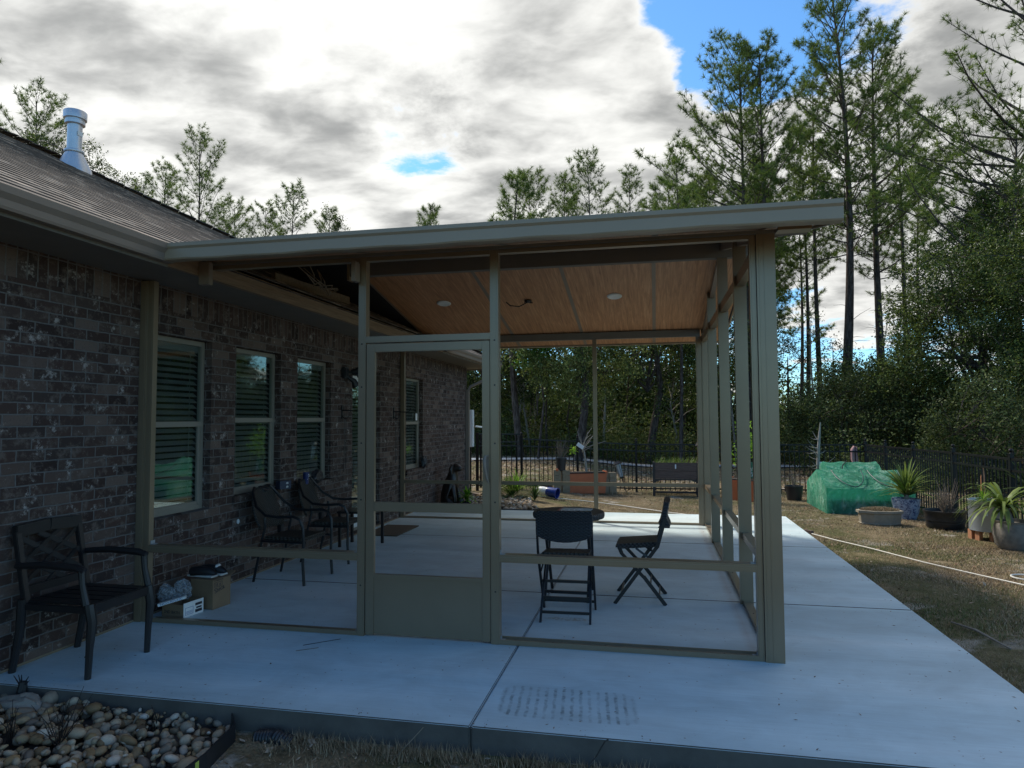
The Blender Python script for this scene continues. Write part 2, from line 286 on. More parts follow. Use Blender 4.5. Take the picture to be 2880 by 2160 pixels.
# ------------------------------------------------------------ mesh helpers
class MB:
    def __init__(s): s.v = []; s.f = []
    def add(s, vs, fs):
        o = len(s.v); s.v += [tuple(p) for p in vs]; s.f += [tuple(o+i for i in f) for f in fs]; return s
    def box(s, x0, y0, z0, x1, y1, z1, M=None):
        vs = [(x, y, z) for z in (z0, z1) for y in (y0, y1) for x in (x0, x1)]
        if M is not None: vs = [M @ Vector(p) for p in vs]
        return s.add(vs, [(0, 2, 3, 1), (4, 5, 7, 6), (0, 1, 5, 4), (1, 3, 7, 5), (3, 2, 6, 7), (2, 0, 4, 6)])
    def bar(s, a, b, w, h, upv=(0, 0, 1)):
        a, b = Vector(a), Vector(b); d = (b-a); l = d.length; d.normalize(); u = Vector(upv)
        if abs(d.dot(u)) > .98: u = Vector((1, 0, 0))
        sx = d.cross(u).normalized(); su = sx.cross(d)
        M = Matrix((sx, d, su)).transposed().to_4x4(); M.translation = a
        return s.box(-w/2, 0, -h/2, w/2, l, h/2, M)
    def tube(s, pts, r, n=8, caps=True):
        pts = [Vector(p) for p in pts]; rs = r if isinstance(r, (list, tuple)) else [r]*len(pts)
        o = len(s.v); px = None
        for i, p in enumerate(pts):
            d = (pts[min(i+1, len(pts)-1)]-pts[max(i-1, 0)]).normalized()
            if px is None: a = d.orthogonal().normalized()
            else: a = (px - d*px.dot(d)); a = a.normalized() if a.length > 1e-6 else d.orthogonal().normalized()
            px = a; b = d.cross(a)
            for k in range(n):
                t = 2*PI*k/n; s.v.append(tuple(p+(a*math.cos(t)+b*math.sin(t))*rs[i]))
        for i in range(len(pts)-1):
            for k in range(n):
                s.f.append((o+i*n+k, o+i*n+(k+1) % n, o+(i+1)*n+(k+1) % n, o+(i+1)*n+k))
        if caps: s.f.append(tuple(o+k for k in reversed(range(n)))); s.f.append(tuple(o+(len(pts)-1)*n+k for k in range(n)))
        return s
    def lathe(s, prof, c=(0, 0, 0), n=24, sx=1, sy=1, ph=0):
        o = len(s.v)
        for r, z in prof:
            for k in range(n):
                t = 2*PI*k/n+ph; s.v.append((c[0]+r*math.cos(t)*sx, c[1]+r*math.sin(t)*sy, c[2]+z))
        for i in range(len(prof)-1):
            for k in range(n): s.f.append((o+i*n+k, o+i*n+(k+1) % n, o+(i+1)*n+(k+1) % n, o+(i+1)*n+k))
        if prof[0][0] > 1e-4: s.f.append(tuple(o+k for k in reversed(range(n))))
        if prof[-1][0] > 1e-4: s.f.append(tuple(o+(len(prof)-1)*n+k for k in range(n)))
        return s
    def prism(s, poly, a, b, axis='y'):
        # poly = 2D outline (counter-clockwise), extruded along axis from a to b
        def P(u, v, w): return {'x': (w, u, v), 'y': (u, w, v), 'z': (u, v, w)}[axis]
        n = len(poly); o = len(s.v)
        s.v += [P(u, v, a) for u, v in poly]+[P(u, v, b) for u, v in poly]
        s.f.append(tuple(o+i for i in range(n))); s.f.append(tuple(o+n+i for i in reversed(range(n))))
        for i in range(n): s.f.append((o+i, o+n+i, o+n+(i+1) % n, o+(i+1) % n))
        return s
    def build(s, name, mat, parent=None, bevel=0, smooth=False, local=False, sub=0):
        me = bpy.data.meshes.new(name)
        off = Vector((0, 0, 0))
        if parent is not None and not local:
            q = parent
            while q is not None: off += q.location; q = q.parent
        me.from_pydata([tuple(Vector(p)-off) for p in s.v], [], s.f)
        bm = bmesh.new(); bm.from_mesh(me); bmesh.ops.recalc_face_normals(bm, faces=bm.faces)
        if bevel: bmesh.ops.bevel(bm, geom=[e for e in bm.edges if len(e.link_faces) == 2 and e.calc_face_angle(0) > .6], offset=bevel, segments=2, affect='EDGES', clamp_overlap=True)
        if smooth:
            for f in bm.faces: f.smooth = True
        bm.to_mesh(me); bm.free()
        if smooth: me.set_sharp_from_angle(angle=R_(40))
        me.materials.append(mat)
        o = bpy.data.objects.new(name, me); COL.objects.link(o)
        if parent is not None: o.parent = parent
        if sub:
            md = o.modifiers.new('smooth', 'SUBSURF'); md.levels = md.render_levels = sub
        return o
def meta(o, label=None, cat=None, group=None, kind=None):
    for k, v in (('label', label), ('category', cat), ('group', group), ('kind', kind)):
        if v: o[k] = v
    return o
def thing(name, label, cat, loc=(0, 0, 0), rz=0, group=None):
    o = bpy.data.objects.new(name, None); COL.objects.link(o); o.empty_display_size = .2; o.location = loc; o.rotation_euler = (0, 0, rz)
    return meta(o, label, cat, group)
def copy_tree(o, parent=None):
    c = o.copy(); COL.objects.link(c); c.parent = parent
    for ch in list(o.children): copy_tree(ch, c)
    return c
def npmesh(name, v, fsize, nf, mat, parent=None, tint=None, smooth=False, faces=None):
    v = np.asarray(v, np.float32); me = bpy.data.meshes.new(name); me.vertices.add(len(v)); me.vertices.foreach_set('co', v.ravel())
    if faces is None: faces = np.arange(nf*fsize, dtype=np.int32)
    else: faces = np.asarray(faces, np.int32).ravel()
    me.loops.add(nf*fsize); me.loops.foreach_set('vertex_index', faces); me.polygons.add(nf)
    me.polygons.foreach_set('loop_start', np.arange(0, nf*fsize, fsize, dtype=np.int32)); me.polygons.foreach_set('loop_total', np.full(nf, fsize, np.int32))
    if smooth: me.polygons.foreach_set('use_smooth', np.ones(nf, bool))
    me.update(calc_edges=True)
    if tint is not None:
        a = me.color_attributes.new('tint', 'FLOAT_COLOR', 'POINT'); t = np.repeat(np.asarray(tint, np.float32)[:, None], 4, 1); t[:, 3] = 1
        a.data.foreach_set('color', t.ravel())
    me.materials.append(mat); o = bpy.data.objects.new(name, me); COL.objects.link(o)
    if parent is not None: o.parent = parent
    return o
def text(body, size, mat, parent, M, name='lettering', sx=1.0):
    cu = bpy.data.curves.new('lettering', 'FONT'); cu.body = body; cu.size = size; cu.extrude = .0008; cu.resolution_u = 2
    t = bpy.data.objects.new('lettering_curve', cu); COL.objects.link(t); bpy.context.view_layer.update()
    me = bpy.data.meshes.new_from_object(t.evaluated_get(bpy.context.evaluated_depsgraph_get())); bpy.data.objects.remove(t)
    me.transform(M @ Matrix.Diagonal((sx, 1, 1, 1))); me.materials.clear(); me.materials.append(mat)
    o = bpy.data.objects.new(name, me); COL.objects.link(o); o.parent = parent; return o
def unit(v): return v/np.maximum(np.linalg.norm(v, axis=-1, keepdims=True), 1e-9)
RG = np.random.default_rng(11)
def S(t): t = min(max(t, 0), 1); return t*t*(3-2*t)
def zg(x, y): return -.13-.17*S(x/4)*S(y/7)-.01*max(0, min(y, 60)-8)*S(x/4)
def zgv(x, y):
    s = lambda t: (lambda u: u*u*(3-2*u))(np.clip(t, 0, 1)); return -.13-.17*s(x/4)*s(y/7)-.01*np.maximum(0, np.minimum(y, 60)-8)*s(x/4)

# ------------------------------------------------------------ ground
xs = np.concatenate([np.linspace(-400, -14, 8), np.linspace(-12, 16, 57), np.linspace(18, 400, 8)]); ys = np.concatenate([np.linspace(-60, -8, 5), np.linspace(-6, 18, 61), np.linspace(20, 60, 11), [120, 300, 900]])
gx, gy = np.meshgrid(xs, ys); gz = zgv(gx, gy)+np.where((gx > 5.9) | (gy > 6.8), .012*np.sin(gx*2.1+gy*1.3)*np.sin(gy*1.7-gx), 0)
nx, ny = len(xs), len(ys); idx = (np.arange(ny-1)[:, None]*nx+np.arange(nx-1)[None, :]).ravel(); fc = np.stack([idx, idx+1, idx+nx+1, idx+nx], 1)
meta(npmesh('ground', np.stack([gx, gy, gz], -1).reshape(-1, 3), 4, len(fc), m_ground, smooth=True, faces=fc), kind='structure')

# slab: six pours with tooled joints between them
mb = MB(); g = .004
X_ = [.0, 2.972, 5.848]; Y_ = [-1.206, 1.409, 4.03, 6.607]
for i in range(2):
    for j in range(3): mb.box(X_[i]+(g if i else .002), Y_[j]+(g if j else 0), -.34, X_[i+1]-(g if i == 0 else 0), Y_[j+1]-(g if j < 2 else 0), 0)
mb.box(.01, -1.19, -.36, 5.83, 6.59, -.012)
slab = meta(mb.build('concrete_slab', m_slab, bevel=.006), kind='structure')
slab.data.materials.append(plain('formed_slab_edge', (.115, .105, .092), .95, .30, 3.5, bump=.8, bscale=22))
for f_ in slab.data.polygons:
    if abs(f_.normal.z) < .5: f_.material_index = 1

# ------------------------------------------------------------ house
house = thing('brick_house', 'long single storey brown brick house with shingle roof and grey gutter', 'house', (0, 0, 0))
HY0, HY1 = -9.0, 9.36
T = .11
wins = [(.07, .87, .735, 2.22), (1.23, 2.03, .80, 2.22), (2.37, 3.17, .80, 2.22), (3.78, 4.70, .03, 2.20), (5.76, 6.56, .70, 2.20)]
mb = MB(); y = HY0
for (a, b2, z0, z1) in wins:
    mb.box(-T, y, -.3, 0, a, 2.63); mb.box(-T, a, -.3, 0, b2, z0); mb.box(-T, a, z1, 0, b2, 2.63); y = b2
mb.box(-T, y, -.3, 0, HY1, 2.63)
mb.box(-10.6, HY1-T, -.3, -T, HY1, 2.63); mb.box(-10.6, HY0, -.3, -T, HY0+T, 2.63); mb.box(-10.6, HY0+T, -.3, -10.6+T, HY1-T, 2.63)
wall = mb.build('wall', m_brick, house)
mb = MB()
for (a, b2, z0, z1) in wins[:3]+wins[4:]:
    MB().box(-T+.01, a-.03, z0-.075, .028, b2+.03, z0+.002).build('brick_sill', m_brick, wall, bevel=.006)
mb = MB(); mb.box(-10.4, HY0+.15, -.05, -T-.32, HY1-.15, 2.5); mb.build('interior_mass', m_dark, house)  # solid block coloured near-black as the unlit interior
# mortar fillet where slab meets brick
MB().prism([(.001, .001), (.014, .001), (.001, .012)], -1.2, 6.6, 'y').build('mortar_bead', m_block, wall)
def window(a, b2, z0, z1, door=False):
    x = -.085
    w = MB(); f = .042
    w.box(x-.03, a, z0, x+.012, a+f, z1); w.box(x-.03, b2-f, z0, x+.012, b2, z1); w.box(x-.03, a+f, z1-f, x+.012, b2-f, z1); w.box(x-.03, a+f, z0, x+.012, b2-f, z0+f)
    fr = w.build('door' if door else 'window', m_vinyl, house, bevel=.003)
    s = MB(); zm = (z0+z1)/2+.01
    if not door:
        s.box(x-.02, a+f, zm-.025, x+.018, b2-f, zm+.022)
        s.box(x-.012, a+f, z0+f, x+.009, a+f+.03, zm-.025); s.box(x-.012, b2-f-.03, z0+f, x+.009, b2-f, zm-.025); s.box(x-.012, a+f+.03, z0+f, x+.009, b2-f-.03, z0+f+.03)
    else:
        s.box(x-.02, a+f, z0+f, x+.016, a+f+.10, z1-f); s.box(x-.02, b2-f-.10, z0+f, x+.016, b2-f, z1-f); s.box(x-.02, a+f+.10, z1-f-.12, x+.016, b2-f-.10, z1-f); s.box(x-.02, a+f+.10, z0+f, x+.016, b2-f-.10, z0+.3)
    s.build('sash', m_vinyl if not door else m_white, fr, bevel=.003)
    MB().box(x-.008, a+f, z0+f, x-.004, b2-f, z1-f).build('pane', m_glass, fr)
    bl = MB(); z = z0+f+.03; k = 0
    while z < z1-f-.06:
        M = Matrix.Translation((x-.040, 0, z)) @ Matrix.Rotation(R_(40), 4, 'Y')
        bl.box(-.026, a+f+.012, -.0015, .026, b2-f-.012, .0015, M); z += .052
    bl.box(x-.06, a+f+.01, z1-f-.06, x-.02, b2-f-.01, z1-f)
    for q in (.2, .8): bl.box(x-.017, a+(b2-a)*q-.003, z0+f, x-.015, a+(b2-a)*q+.003, z1-f)
    bl.build('blind', m_blind, fr)
    MB().box(x-.36, a-.1, z0-.1, x-.33, b2+.1, z1+.1).build('room_shade_sheet', m_dark, fr)  # sheet added behind the blind, room shade put into its colour
    return fr
for i, wdef in enumerate(wins): window(*wdef, door=(i == 3))
# soffit, fascia, gutter
EX = .55
mb = MB(); mb.box(0.001, HY0-.5, 2.612, EX-.02, HY1+.5, 2.63); mb.box(-10.8, HY1+.001, 2.612, -.001, HY1+.5, 2.63); mb.build('soffit', m_soffit, house)
MB().box(EX-.02, HY0-.5, 2.59, EX+.018, -.42, 2.735).build('fascia', m_soffit, house)
mb = MB(); mb.box(EX-.02, 5.92, 2.59, EX+.018, HY1+.55, 2.735); mb.box(-10.8, HY1+.5, 2.59, EX-.021, HY1+.54, 2.735); mb.build('fascia', m_soffit, house)
mb = MB(); mb.box(EX-.02, -.419, 2.60, EX+.018, 5.919, 2.735); mb.box(EX-.028, -.419, 2.655, EX-.02, 5.919, 2.665); mb.box(EX+.018, -.10, 2.60, EX+.03, 5.6, 2.665)
mb.build('wood_fascia_board', m_woodf, house)
gp = [(EX+.018, 2.61), (EX+.075, 2.61), (EX+.082, 2.625), (EX+.086, 2.66), (EX+.108, 2.69), (EX+.112, 2.728), (EX+.100, 2.728), (EX+.097, 2.695), (EX+.074, 2.665), (EX+.070, 2.622), (EX+.03, 2.622), (EX+.026, 2.728), (EX+.018, 2.728)]
gut = MB().prism(gp, HY0-.5, -.432, 'y').build('gutter', m_gutter, house)
MB().prism(gp, 5.94, HY1+.52, 'y').build('gutter', m_gutter, house)
ds = MB()
ds.tube([(EX+.05, 9.62, 2.62), (EX+.05, 9.62, 2.50), (.30, 9.45, 2.32), (.09, 9.30, 2.20), (.05, 9.28, 2.10)], .036, 4)
ds.box(.003, 9.24, .02, .075, 9.33, 2.14); ds.tube([(.04, 9.285, .06), (.09, 9.30, -.04), (.30, 9.40, -.09)], .042, 4)
ds.build('downspout', m_gutter, house, bevel=.004)
# roof: stepped shingle courses, hipped at the far end
rs, X0, Z0 = .5, EX+.07, 2.735
XR, ZR = -5.05, 2.735+.5*(EX+.07+5.05)
mb = MB(); n = 42; dxs = (X0-XR)/n
def yend(x): return (HY1+.52)-(X0-x)*1.0
for i in range(n):
    xa, xb = X0-i*dxs, X0-(i+1)*dxs; za, zb = Z0+(X0-xa)*rs, Z0+(X0-xb)*rs
    mb.add([(xa, HY0-.6, za+.009), (xa, yend(xa), za+.009), (xb, yend(xb), zb+.001), (xb, HY0-.6, zb+.001), (xa, HY0-.6, za-.001), (xa, yend(xa), za-.001)], [(0, 1, 2, 3), (4, 5, 1, 0)])
mb.build('roof', m_shingle, house)
mb = MB(); ye = HY1+.52
mb.add([(X0, ye, Z0), (XR-(X0-XR), ye, Z0), (XR, ye-(X0-XR), ZR)], [(0, 1, 2)])
mb.add([(2*XR-X0, HY0-.6, Z0), (2*XR-X0, ye, Z0), (XR, yend(XR), ZR), (XR, HY0-.6, ZR)], [(0, 1, 2, 3)])
mb.add([(X0, HY0-.6, Z0), (XR, HY0-.6, ZR), (2*XR-X0, HY0-.6, Z0)], [(0, 1, 2)])
mb.add([(X0-.02, HY0-.58, Z0-.02), (2*XR-X0+.02, HY0-.58, Z0-.02), (2*XR-X0+.02, ye-.02, Z0-.02), (X0-.02, ye-.02, Z0-.02)], [(0, 1, 2, 3)])
mb.build('roof', m_shingle, house)
mb = MB()
for i in range(30):
    t0, t1 = i/30, (i+1)/30; p0 = Vector((XR+(X0-XR)*t0, yend(XR)+(ye-yend(XR))*t0, ZR+(Z0-ZR)*t0)); p1 = Vector((XR+(X0-XR)*t1, yend(XR)+(ye-yend(XR))*t1, ZR+(Z0-ZR)*t1))
    mb.bar(p0+Vector((0, 0, .018)), p1+Vector((0, 0, .032)), .2, .012)
for i in range(60): mb.bar((XR, yend(XR)-i*.22, ZR+.032), (XR, yend(XR)-(i+1)*.22, ZR+.018), .22, .012)
mb.build('ridge_cap', m_shingle, house)
# flue on the roof
fl = thing('flue_pipe', 'shiny steel flue pipe with round cap rising from the shingle roof', 'chimney', (-4.56, 3.88, 5.3))
MB().lathe([(.24, -.12), (.235, -.02), (.12, .22), (.118, .26)], (-4.56, 3.88, 5.3), 24).build('flashing_cone', m_flue, fl, smooth=True)
MB().lathe([(.100, .2), (.100, .66)], (-4.56, 3.88, 5.3), 24).build('pipe', m_flue, fl, smooth=True)
MB().lathe([(.128, .225), (.134, .235), (.134, .262), (.128, .27)], (-4.56, 3.88, 5.3), 24).build('collar', m_flue, fl, smooth=True)
MB().lathe([(.105, .655), (.135, .665), (.135, .71), (.128, .715), (.128, .735), (.155, .745), (.158, .85), (.15, .862), (.0, .868)], (-4.56, 3.88, 5.3), 28).build('cap', m_flue, fl, smooth=True)
MB().box(-4.46, 3.83, 5.78, -4.456, 3.92, 5.85).build('sticker', m_white, fl)

# ------------------------------------------------------------ patio enclosure
pat = thing('patio_enclosure', 'open framed patio enclosure with low gable roof and wood ceiling beside the brick house', 'patio enclosure', (0, 0, 0))
RX0, RX1, YF, YB, YR = .63, 4.93, -.45, 6.08, 2.75
def rz_(y): return 3.44-(.2*(y-YR) if y > YR else .222*(YR-y))      # roof top
th = .085
mb = MB()
for ya, yb in ((YF, YR), (YR, YB)):
    xa, xb = (.6, -.85) if ya == YF else (-.85, .6)
    P = [(xa, ya), (RX1, ya), (RX1, yb), (xb, yb)]
    vs = [(x, y, rz_(y)) for x, y in P]+[(x, y, rz_(y)-th) for x, y in P]
    mb.add(vs, [(0, 1, 2, 3), (7, 6, 5, 4), (0, 4, 5, 1), (1, 5, 6, 2), (2, 6, 7, 3), (3, 7, 4, 0)])
mb.build('roof_panel', m_void, pat)
mb = MB()
for ya, yb in ((YF+.02, YR), (YR, YB-.02)):
    za, zb = rz_(ya)-th-.003, rz_(yb)-th-.003
    vs = [(.415, ya, za), (RX1-.02, ya, za), (RX1-.02, yb, zb), (.415, yb, zb)]; vs += [(x, y, z-.012) for x, y, z in vs]
    mb.add(vs, [(0, 1, 2, 3), (7, 6, 5, 4), (0, 4, 5, 1), (1, 5, 6, 2), (2, 6, 7, 3), (3, 7, 4, 0)])
ceil = mb.build('ceiling', m_ceil, pat)
mb = MB()
for xs_, w in ((.43, .03), (1.81, .045), (2.86, .045), (3.91, .045)):
    for ya, yb in ((YF+.03, YR), (YR, YB-.03)): mb.bar((xs_, ya, rz_(ya)-th-.018), (xs_, yb, rz_(yb)-th-.018), w, .004)
mb.build('seam_strip', m_gutter, ceil)
# ridge beam, its drop at the house end
mb = MB(); mb.box(.46, YR-.05, 3.175, RX1-.03, YR+.05, 3.325); mb.build('ridge_beam', m_soffit, pat, bevel=.004)
MB().box(.43, YR-.06, 3.13, .46, YR+.06, 3.325).build('beam_end_cap', m_fascia, pat)
# eave fascia (gutter profile) front and back
fp = [(YF, 2.61), (YF-.075, 2.61), (YF-.082, 2.62), (YF-.082, 2.685), (YF-.094, 2.700), (YF-.094, 2.725), (YF-.080, 2.725), (YF-.078, 2.705), (YF, 2.705)]
mb = MB()
fx = np.linspace(RX0, RX1, 30)
mb2 = MB(); nn = len(fp); o = 0
for i, xx in enumerate(fx):
    wv = .0025*math.sin(i*1.9)+.002*math.sin(i*.8+1)
    mb2.v += [(xx, u, v+(wv if v < 2.63 else 0)) for u, v in fp]
for i in range(len(fx)-1):
    for k in range(nn): mb2.f.append((i*nn+k, i*nn+(k+1) % nn, (i+1)*nn+(k+1) % nn, (i+1)*nn+k))
mb2.f.append(tuple(range(nn))); mb2.f.append(tuple((len(fx)-1)*nn+k for k in reversed(range(nn))))
mb2.build('eave_fascia', m_fascia, pat)
MB().prism([(YB, 2.655), (YB+.08, 2.655), (YB+.09, 2.765), (YB, 2.765)], RX0, RX1, 'x').build('eave_fascia', m_fascia, pat)
mb = MB()
for ya, yb in ((YF, YR), (YR, YB)):
    za, zb = rz_(ya), rz_(yb); x = RX1
    vs = [(x, ya, za+.01), (x, yb, zb+.01), (x, yb, zb-.115), (x, ya, za-.115)]; vs += [(x+.02, y, z) for _, y, z in vs]
    mb.add(vs, [(0, 1, 2, 3), (7, 6, 5, 4), (0, 4, 5, 1), (1, 5, 6, 2), (2, 6, 7, 3), (3, 7, 4, 0)])
mb.build('rake_fascia', m_fascia, pat)
# dark board behind the fascia, above the front frame, and eave-end block
MB().box(.60, -.02, 2.6905, 4.86, .075, 2.712).build('front_header', m_soffit, pat)
MB().box(4.66, -.10, 2.685, 4.86, .0, 2.705).build('outrigger', m_frame, pat)
MB().box(.572, -.10, 2.53, .66, -.05, 2.70).build('bracket_block', m_gutter, pat, bevel=.004)
MB().box(1.80, -.10, 2.50, 1.83, -.02, 2.64).build('bracket_block', m_gutter, pat)
MB().box(.47, 5.45, 2.686, 4.55, 5.53, 2.785).build('rear_header', m_soffit, pat)
def post(x0, x1, y0, y1, z1, z0=0):
    w = MB(); w.box(x0, y0, z0, x1, y1, z1)
    g_ = .006
    if x1-x0 > .09:
        if y0 < -.005:
            for t in (.16, .42): w.box(x0+(x1-x0)*t-.003, y0-.0025, z0, x0+(x1-x0)*t+.003, y0-.0005, z1)
    else:
        w.box(x0+.010, y0-.003, z0, x0+(x1-x0)-.010, y0-.0004, z1)
    return w.build('post', m_frame, pat)
FT = 2.69
post(.002, .062, -.01, .045, 2.60); post(.063, .112, 0, .05, 2.60)
post(1.812, 1.868, 0, .065, FT); post(2.786, 2.845, 0, .065, FT)
post(4.541, 4.655, -.012, .10, 2.70); post(4.500, 4.538, .004, .06, FT)
post(3.012, 3.072, 5.47, 5.52, 2.685); post(.013, .078, 5.47, 5.52, 2.58); post(4.49, 4.568, 5.47, 5.52, 2.685)
for yy in (1.36, 2.75, 4.12): post(4.553, 4.655, yy-.025, yy+.025, rz_(yy)-th-.02)
post(4.57, 4.655, 5.455, 5.545, rz_(5.5)-th-.02)
def rail(name, *bx): 
    w = MB()
    for b_ in bx: w.box(*b_)
    return w.build(name, m_frame, pat)
rail('mid_rail', (.113, .002, .52, 1.811, .080, .575), (.113, -.002, .533, 1.811, .0015, .560))
rail('mid_rail', (2.846, .002, .547, 4.499, .082, .597), (2.846, -.002, .558, 4.499, .0015, .584))
rail('mid_rail', (.079, 5.472, .53, 3.011, 5.52, .583)); rail('mid_rail', (3.073, 5.472, .53, 4.489, 5.52, .583))
for a_, b_ in ((.062, 1.334), (1.386, 2.724), (2.776, 4.094), (4.146, 5.454)): rail('mid_rail', (4.575, a_ if a_ > .1 else .101, .53, 4.64, b_, .583))
rail('sill_rail', (.113, 0, .001, 1.811, .085, .020), (.113, 0, .0205, 1.811, .006, .032)); rail('sill_rail', (2.846, 0, .001, 4.540, .085, .020), (2.846, 0, .0205, 4.499, .006, .034), (2.846, .079, .0205, 4.499, .085, .034))
rail('sill_rail', (.079, 5.47, .001, 3.011, 5.525, .026)); rail('sill_rail', (3.073, 5.47, .001, 4.489, 5.525, .026)); rail('sill_rail', (4.575, .101, .001, 4.64, 5.454, .022), (4.570, .101, .001, 4.5745, 5.454, .034))
rail('top_rail', (1.869, 0, 2.66, 2.785, .055, 2.69), (2.846, 0, 2.664, 4.499, .055, 2.69), (2.846, -.004, 2.672, 4.499, -.0005, 2.682)); rail('top_rail', (.62, 0, 2.66, 1.811, .055, 2.69))
rail('top_rail', (4.575, .101, 2.61, 4.64, 1.334, 2.70), (4.575, 1.386, 2.61, 4.64, 2.724, 2.70), (4.575, 2.776, 2.61, 4.64, 4.094, 2.70), (4.575, 4.146, 2.61, 4.64, 5.454, 2.70))
mb = MB()
for ya, yb in ((.11, YR-.03), (YR+.03, 5.44)): mb.bar((4.61, ya, rz_(ya)-th-.06), (4.61, yb, rz_(yb)-th-.06), .05, .07)
mb.build('rake_rail', m_gutter, pat)
rail('door_header', (1.869, .0, 2.068, 2.785, .055, 2.112))
# screen door leaf
dr = MB()
for b_ in ((1.874, .004, .012, 1.936, .036, 2.058), (2.727, .004, .012, 2.781, .036, 2.058), (1.9365, .004, 2.000, 2.7265, .036, 2.058), (1.9365, .004, .870, 2.7265, .036, .935), (1.9365, .004, .405, 2.7265, .036, .432)): dr.box(*b_)
door = dr.build('door', m_frame, pat, bevel=.002)
MB().box(1.9365, .012, .016, 2.7265, .030, .4045).build('kick_panel', m_frame, door)
hd = MB(); hd.tube([(2.762, .0, 1.255), (2.760, -.035, 1.262), (2.755, -.045, 1.235), (2.757, -.040, 1.18), (2.768, -.030, 1.115), (2.776, -.022, 1.085)], [.008, .010, .013, .011, .008, .005], 8); hd.box(2.752, -.004, 1.10, 2.772, .0035, 1.27)
hd.build('handle', m_gutter, door, smooth=True)
# screws on the frame
def screw(x, y, z, front=False):
    w = MB().lathe([(.0065, 0), (.005, .003), (0, .0035)], n=8)
    w.v = [(x+p[0], y-p[2], z+p[1]) if front else (x+p[0], y+p[1], z+p[2]) for p in w.v]; w.build('screw', m_black, pat)
for x in (1.84, 2.818):
    for z in (.35, .95, 1.35, 1.75, 2.06): screw(x, -.003, z, True)
for x in (3.2, 3.55, 3.95, 4.3, 2.875, 4.47): screw(x, .045, .020)
for y in (.4, 1.0, 1.8, 2.4, 3.2, 3.8, 4.6, 5.2): screw(4.607, y, .022)
def clip(x, y, z, sx=1):
    MB().box(min(x, x+.030*sx), y, z, max(x, x+.030*sx), y+.045, z+.003).box(min(x, x+.003*sx), y, z+.0035, max(x, x+.003*sx), y+.045, z+.028).build('corner_clip', m_zinc, pat)
for x, sx in ((2.846, 1), (4.499, -1)):
    clip(x, .022, .5975, sx); clip(x, .022, .0205, sx)
clip(.113, .020, .5755, 1); clip(1.811, .020, .5755, -1); clip(.113, .020, .0205, 1); clip(1.811, .020, .0205, -1)
# ceiling fittings
sl = math.atan(.2)
for x, y in ((1.16, 4.09), (3.42, 4.09)):
    z = rz_(y)-th-.018; M = Matrix.Translation((x, y, z)) @ Matrix.Rotation(-sl, 4, 'X') @ Matrix.Rotation(PI, 4, 'X')
    w = MB(); w.lathe([(.095, 0), (.095, .006), (.078, .016), (.07, .012), (0, .010)], n=32); w.v = [tuple(M @ Vector(p)) for p in w.v]
    w.build('ceiling_light', m_white, ceil, smooth=True)
w = MB(); z = rz_(4.12)-th-.018
w.tube([(2.30, 4.12, z), (2.28, 4.10, z-.035), (2.19, 4.06, z-.085), (2.08, 4.02, z-.075), (2.03, 4.0, z-.03)], .007, 6); w.lathe([(.05, 0), (.045, -.02), (.02, -.03), (0, -.03)], (2.30, 4.12, z), 12); w.tube([(2.25, 4.12, z-.02), (2.36, 4.13, z-.03)], .008, 6)
w.build('fan_wiring', m_black, ceil)
w = MB()
for k in range(6):
    a0 = random.uniform(-.1, .1); w.tube([(.60+a0, 1.25+.1*k, 3.02), (.66, 1.35+.07*k, 2.92+a0*.3), (.60-a0, 1.55+.05*k, 2.85), (.64+a0, 1.7+.08*k, 2.90), (.6, 1.9, 2.80)], .006, 5)
w.bar((.40, 1.2, 2.86), (.30, 3.0, 2.95), .04, .09)
w.build('loose_wiring', m_twig, pat)

# small fittings on the brick wall
fld = thing('flood_light', 'black twin head floodlight with sensor on the brick wall beside the door', 'floodlight', (0, 3.52, 2.12))
MB().box(.0, 3.44, 2.05, .06, 3.56, 2.19).build('housing', m_blackp, fld, bevel=.012)
for a_, p0, p1 in ((0, (.07, 3.60, 2.13), (.18, 3.64, 2.15)), (1, (.07, 3.78, 2.11), (.17, 3.83, 2.08))):
    w = MB(); w.tube([(.04, 3.52, 2.11), p0], .018, 8); w.tube([p0, p1], [.035, .058], 14); hh = w.build('lamp_head', m_blackp, fld, smooth=True)
    d = (Vector(p1)-Vector(p0)).normalized(); MB().tube([Vector(p1)+d*.001, Vector(p1)+d*.006], [.045, .043], 16).build('lens', m_white, hh)
w = MB(); w.tube([(.04, 3.54, 2.07), (.10, 3.60, 2.02), (.12, 3.63, 1.95)], [.02, .035, .05], 12); w.build('sensor', m_blackp, fld, smooth=True)
for (yy, lab) in ((3.47, 'black iron wall hook with hanging chain near the floodlight'), (5.22, 'black iron wall hook on brick between door and far window')):
    hk = thing('wall_hook', lab, 'hook', (0, yy, 1.6), group='iron hooks on the brick wall')
    MB().box(.001, yy-.018, 1.53, .012, yy+.018, 1.70).build('back_plate', m_black, hk)
    w = MB(); w.tube([(.01, yy, 1.64), (.16, yy, 1.63), (.24, yy, 1.63), (.27, yy, 1.66), (.275, yy, 1.69)], .008, 6); w.tube([(.01, yy, 1.56), (.05, yy, 1.53), (.08, yy, 1.54), (.09, yy, 1.57)], .007, 6); w.build('arm', m_black, hk)
    w = MB(); w.tube([(.035, yy, 1.60), (.035, yy, .86)], .004, 5); w.tube([(.05, yy+.02, 1.60), (.05, yy+.02, .90)], .004, 5); w.build('chain', m_black, hk)
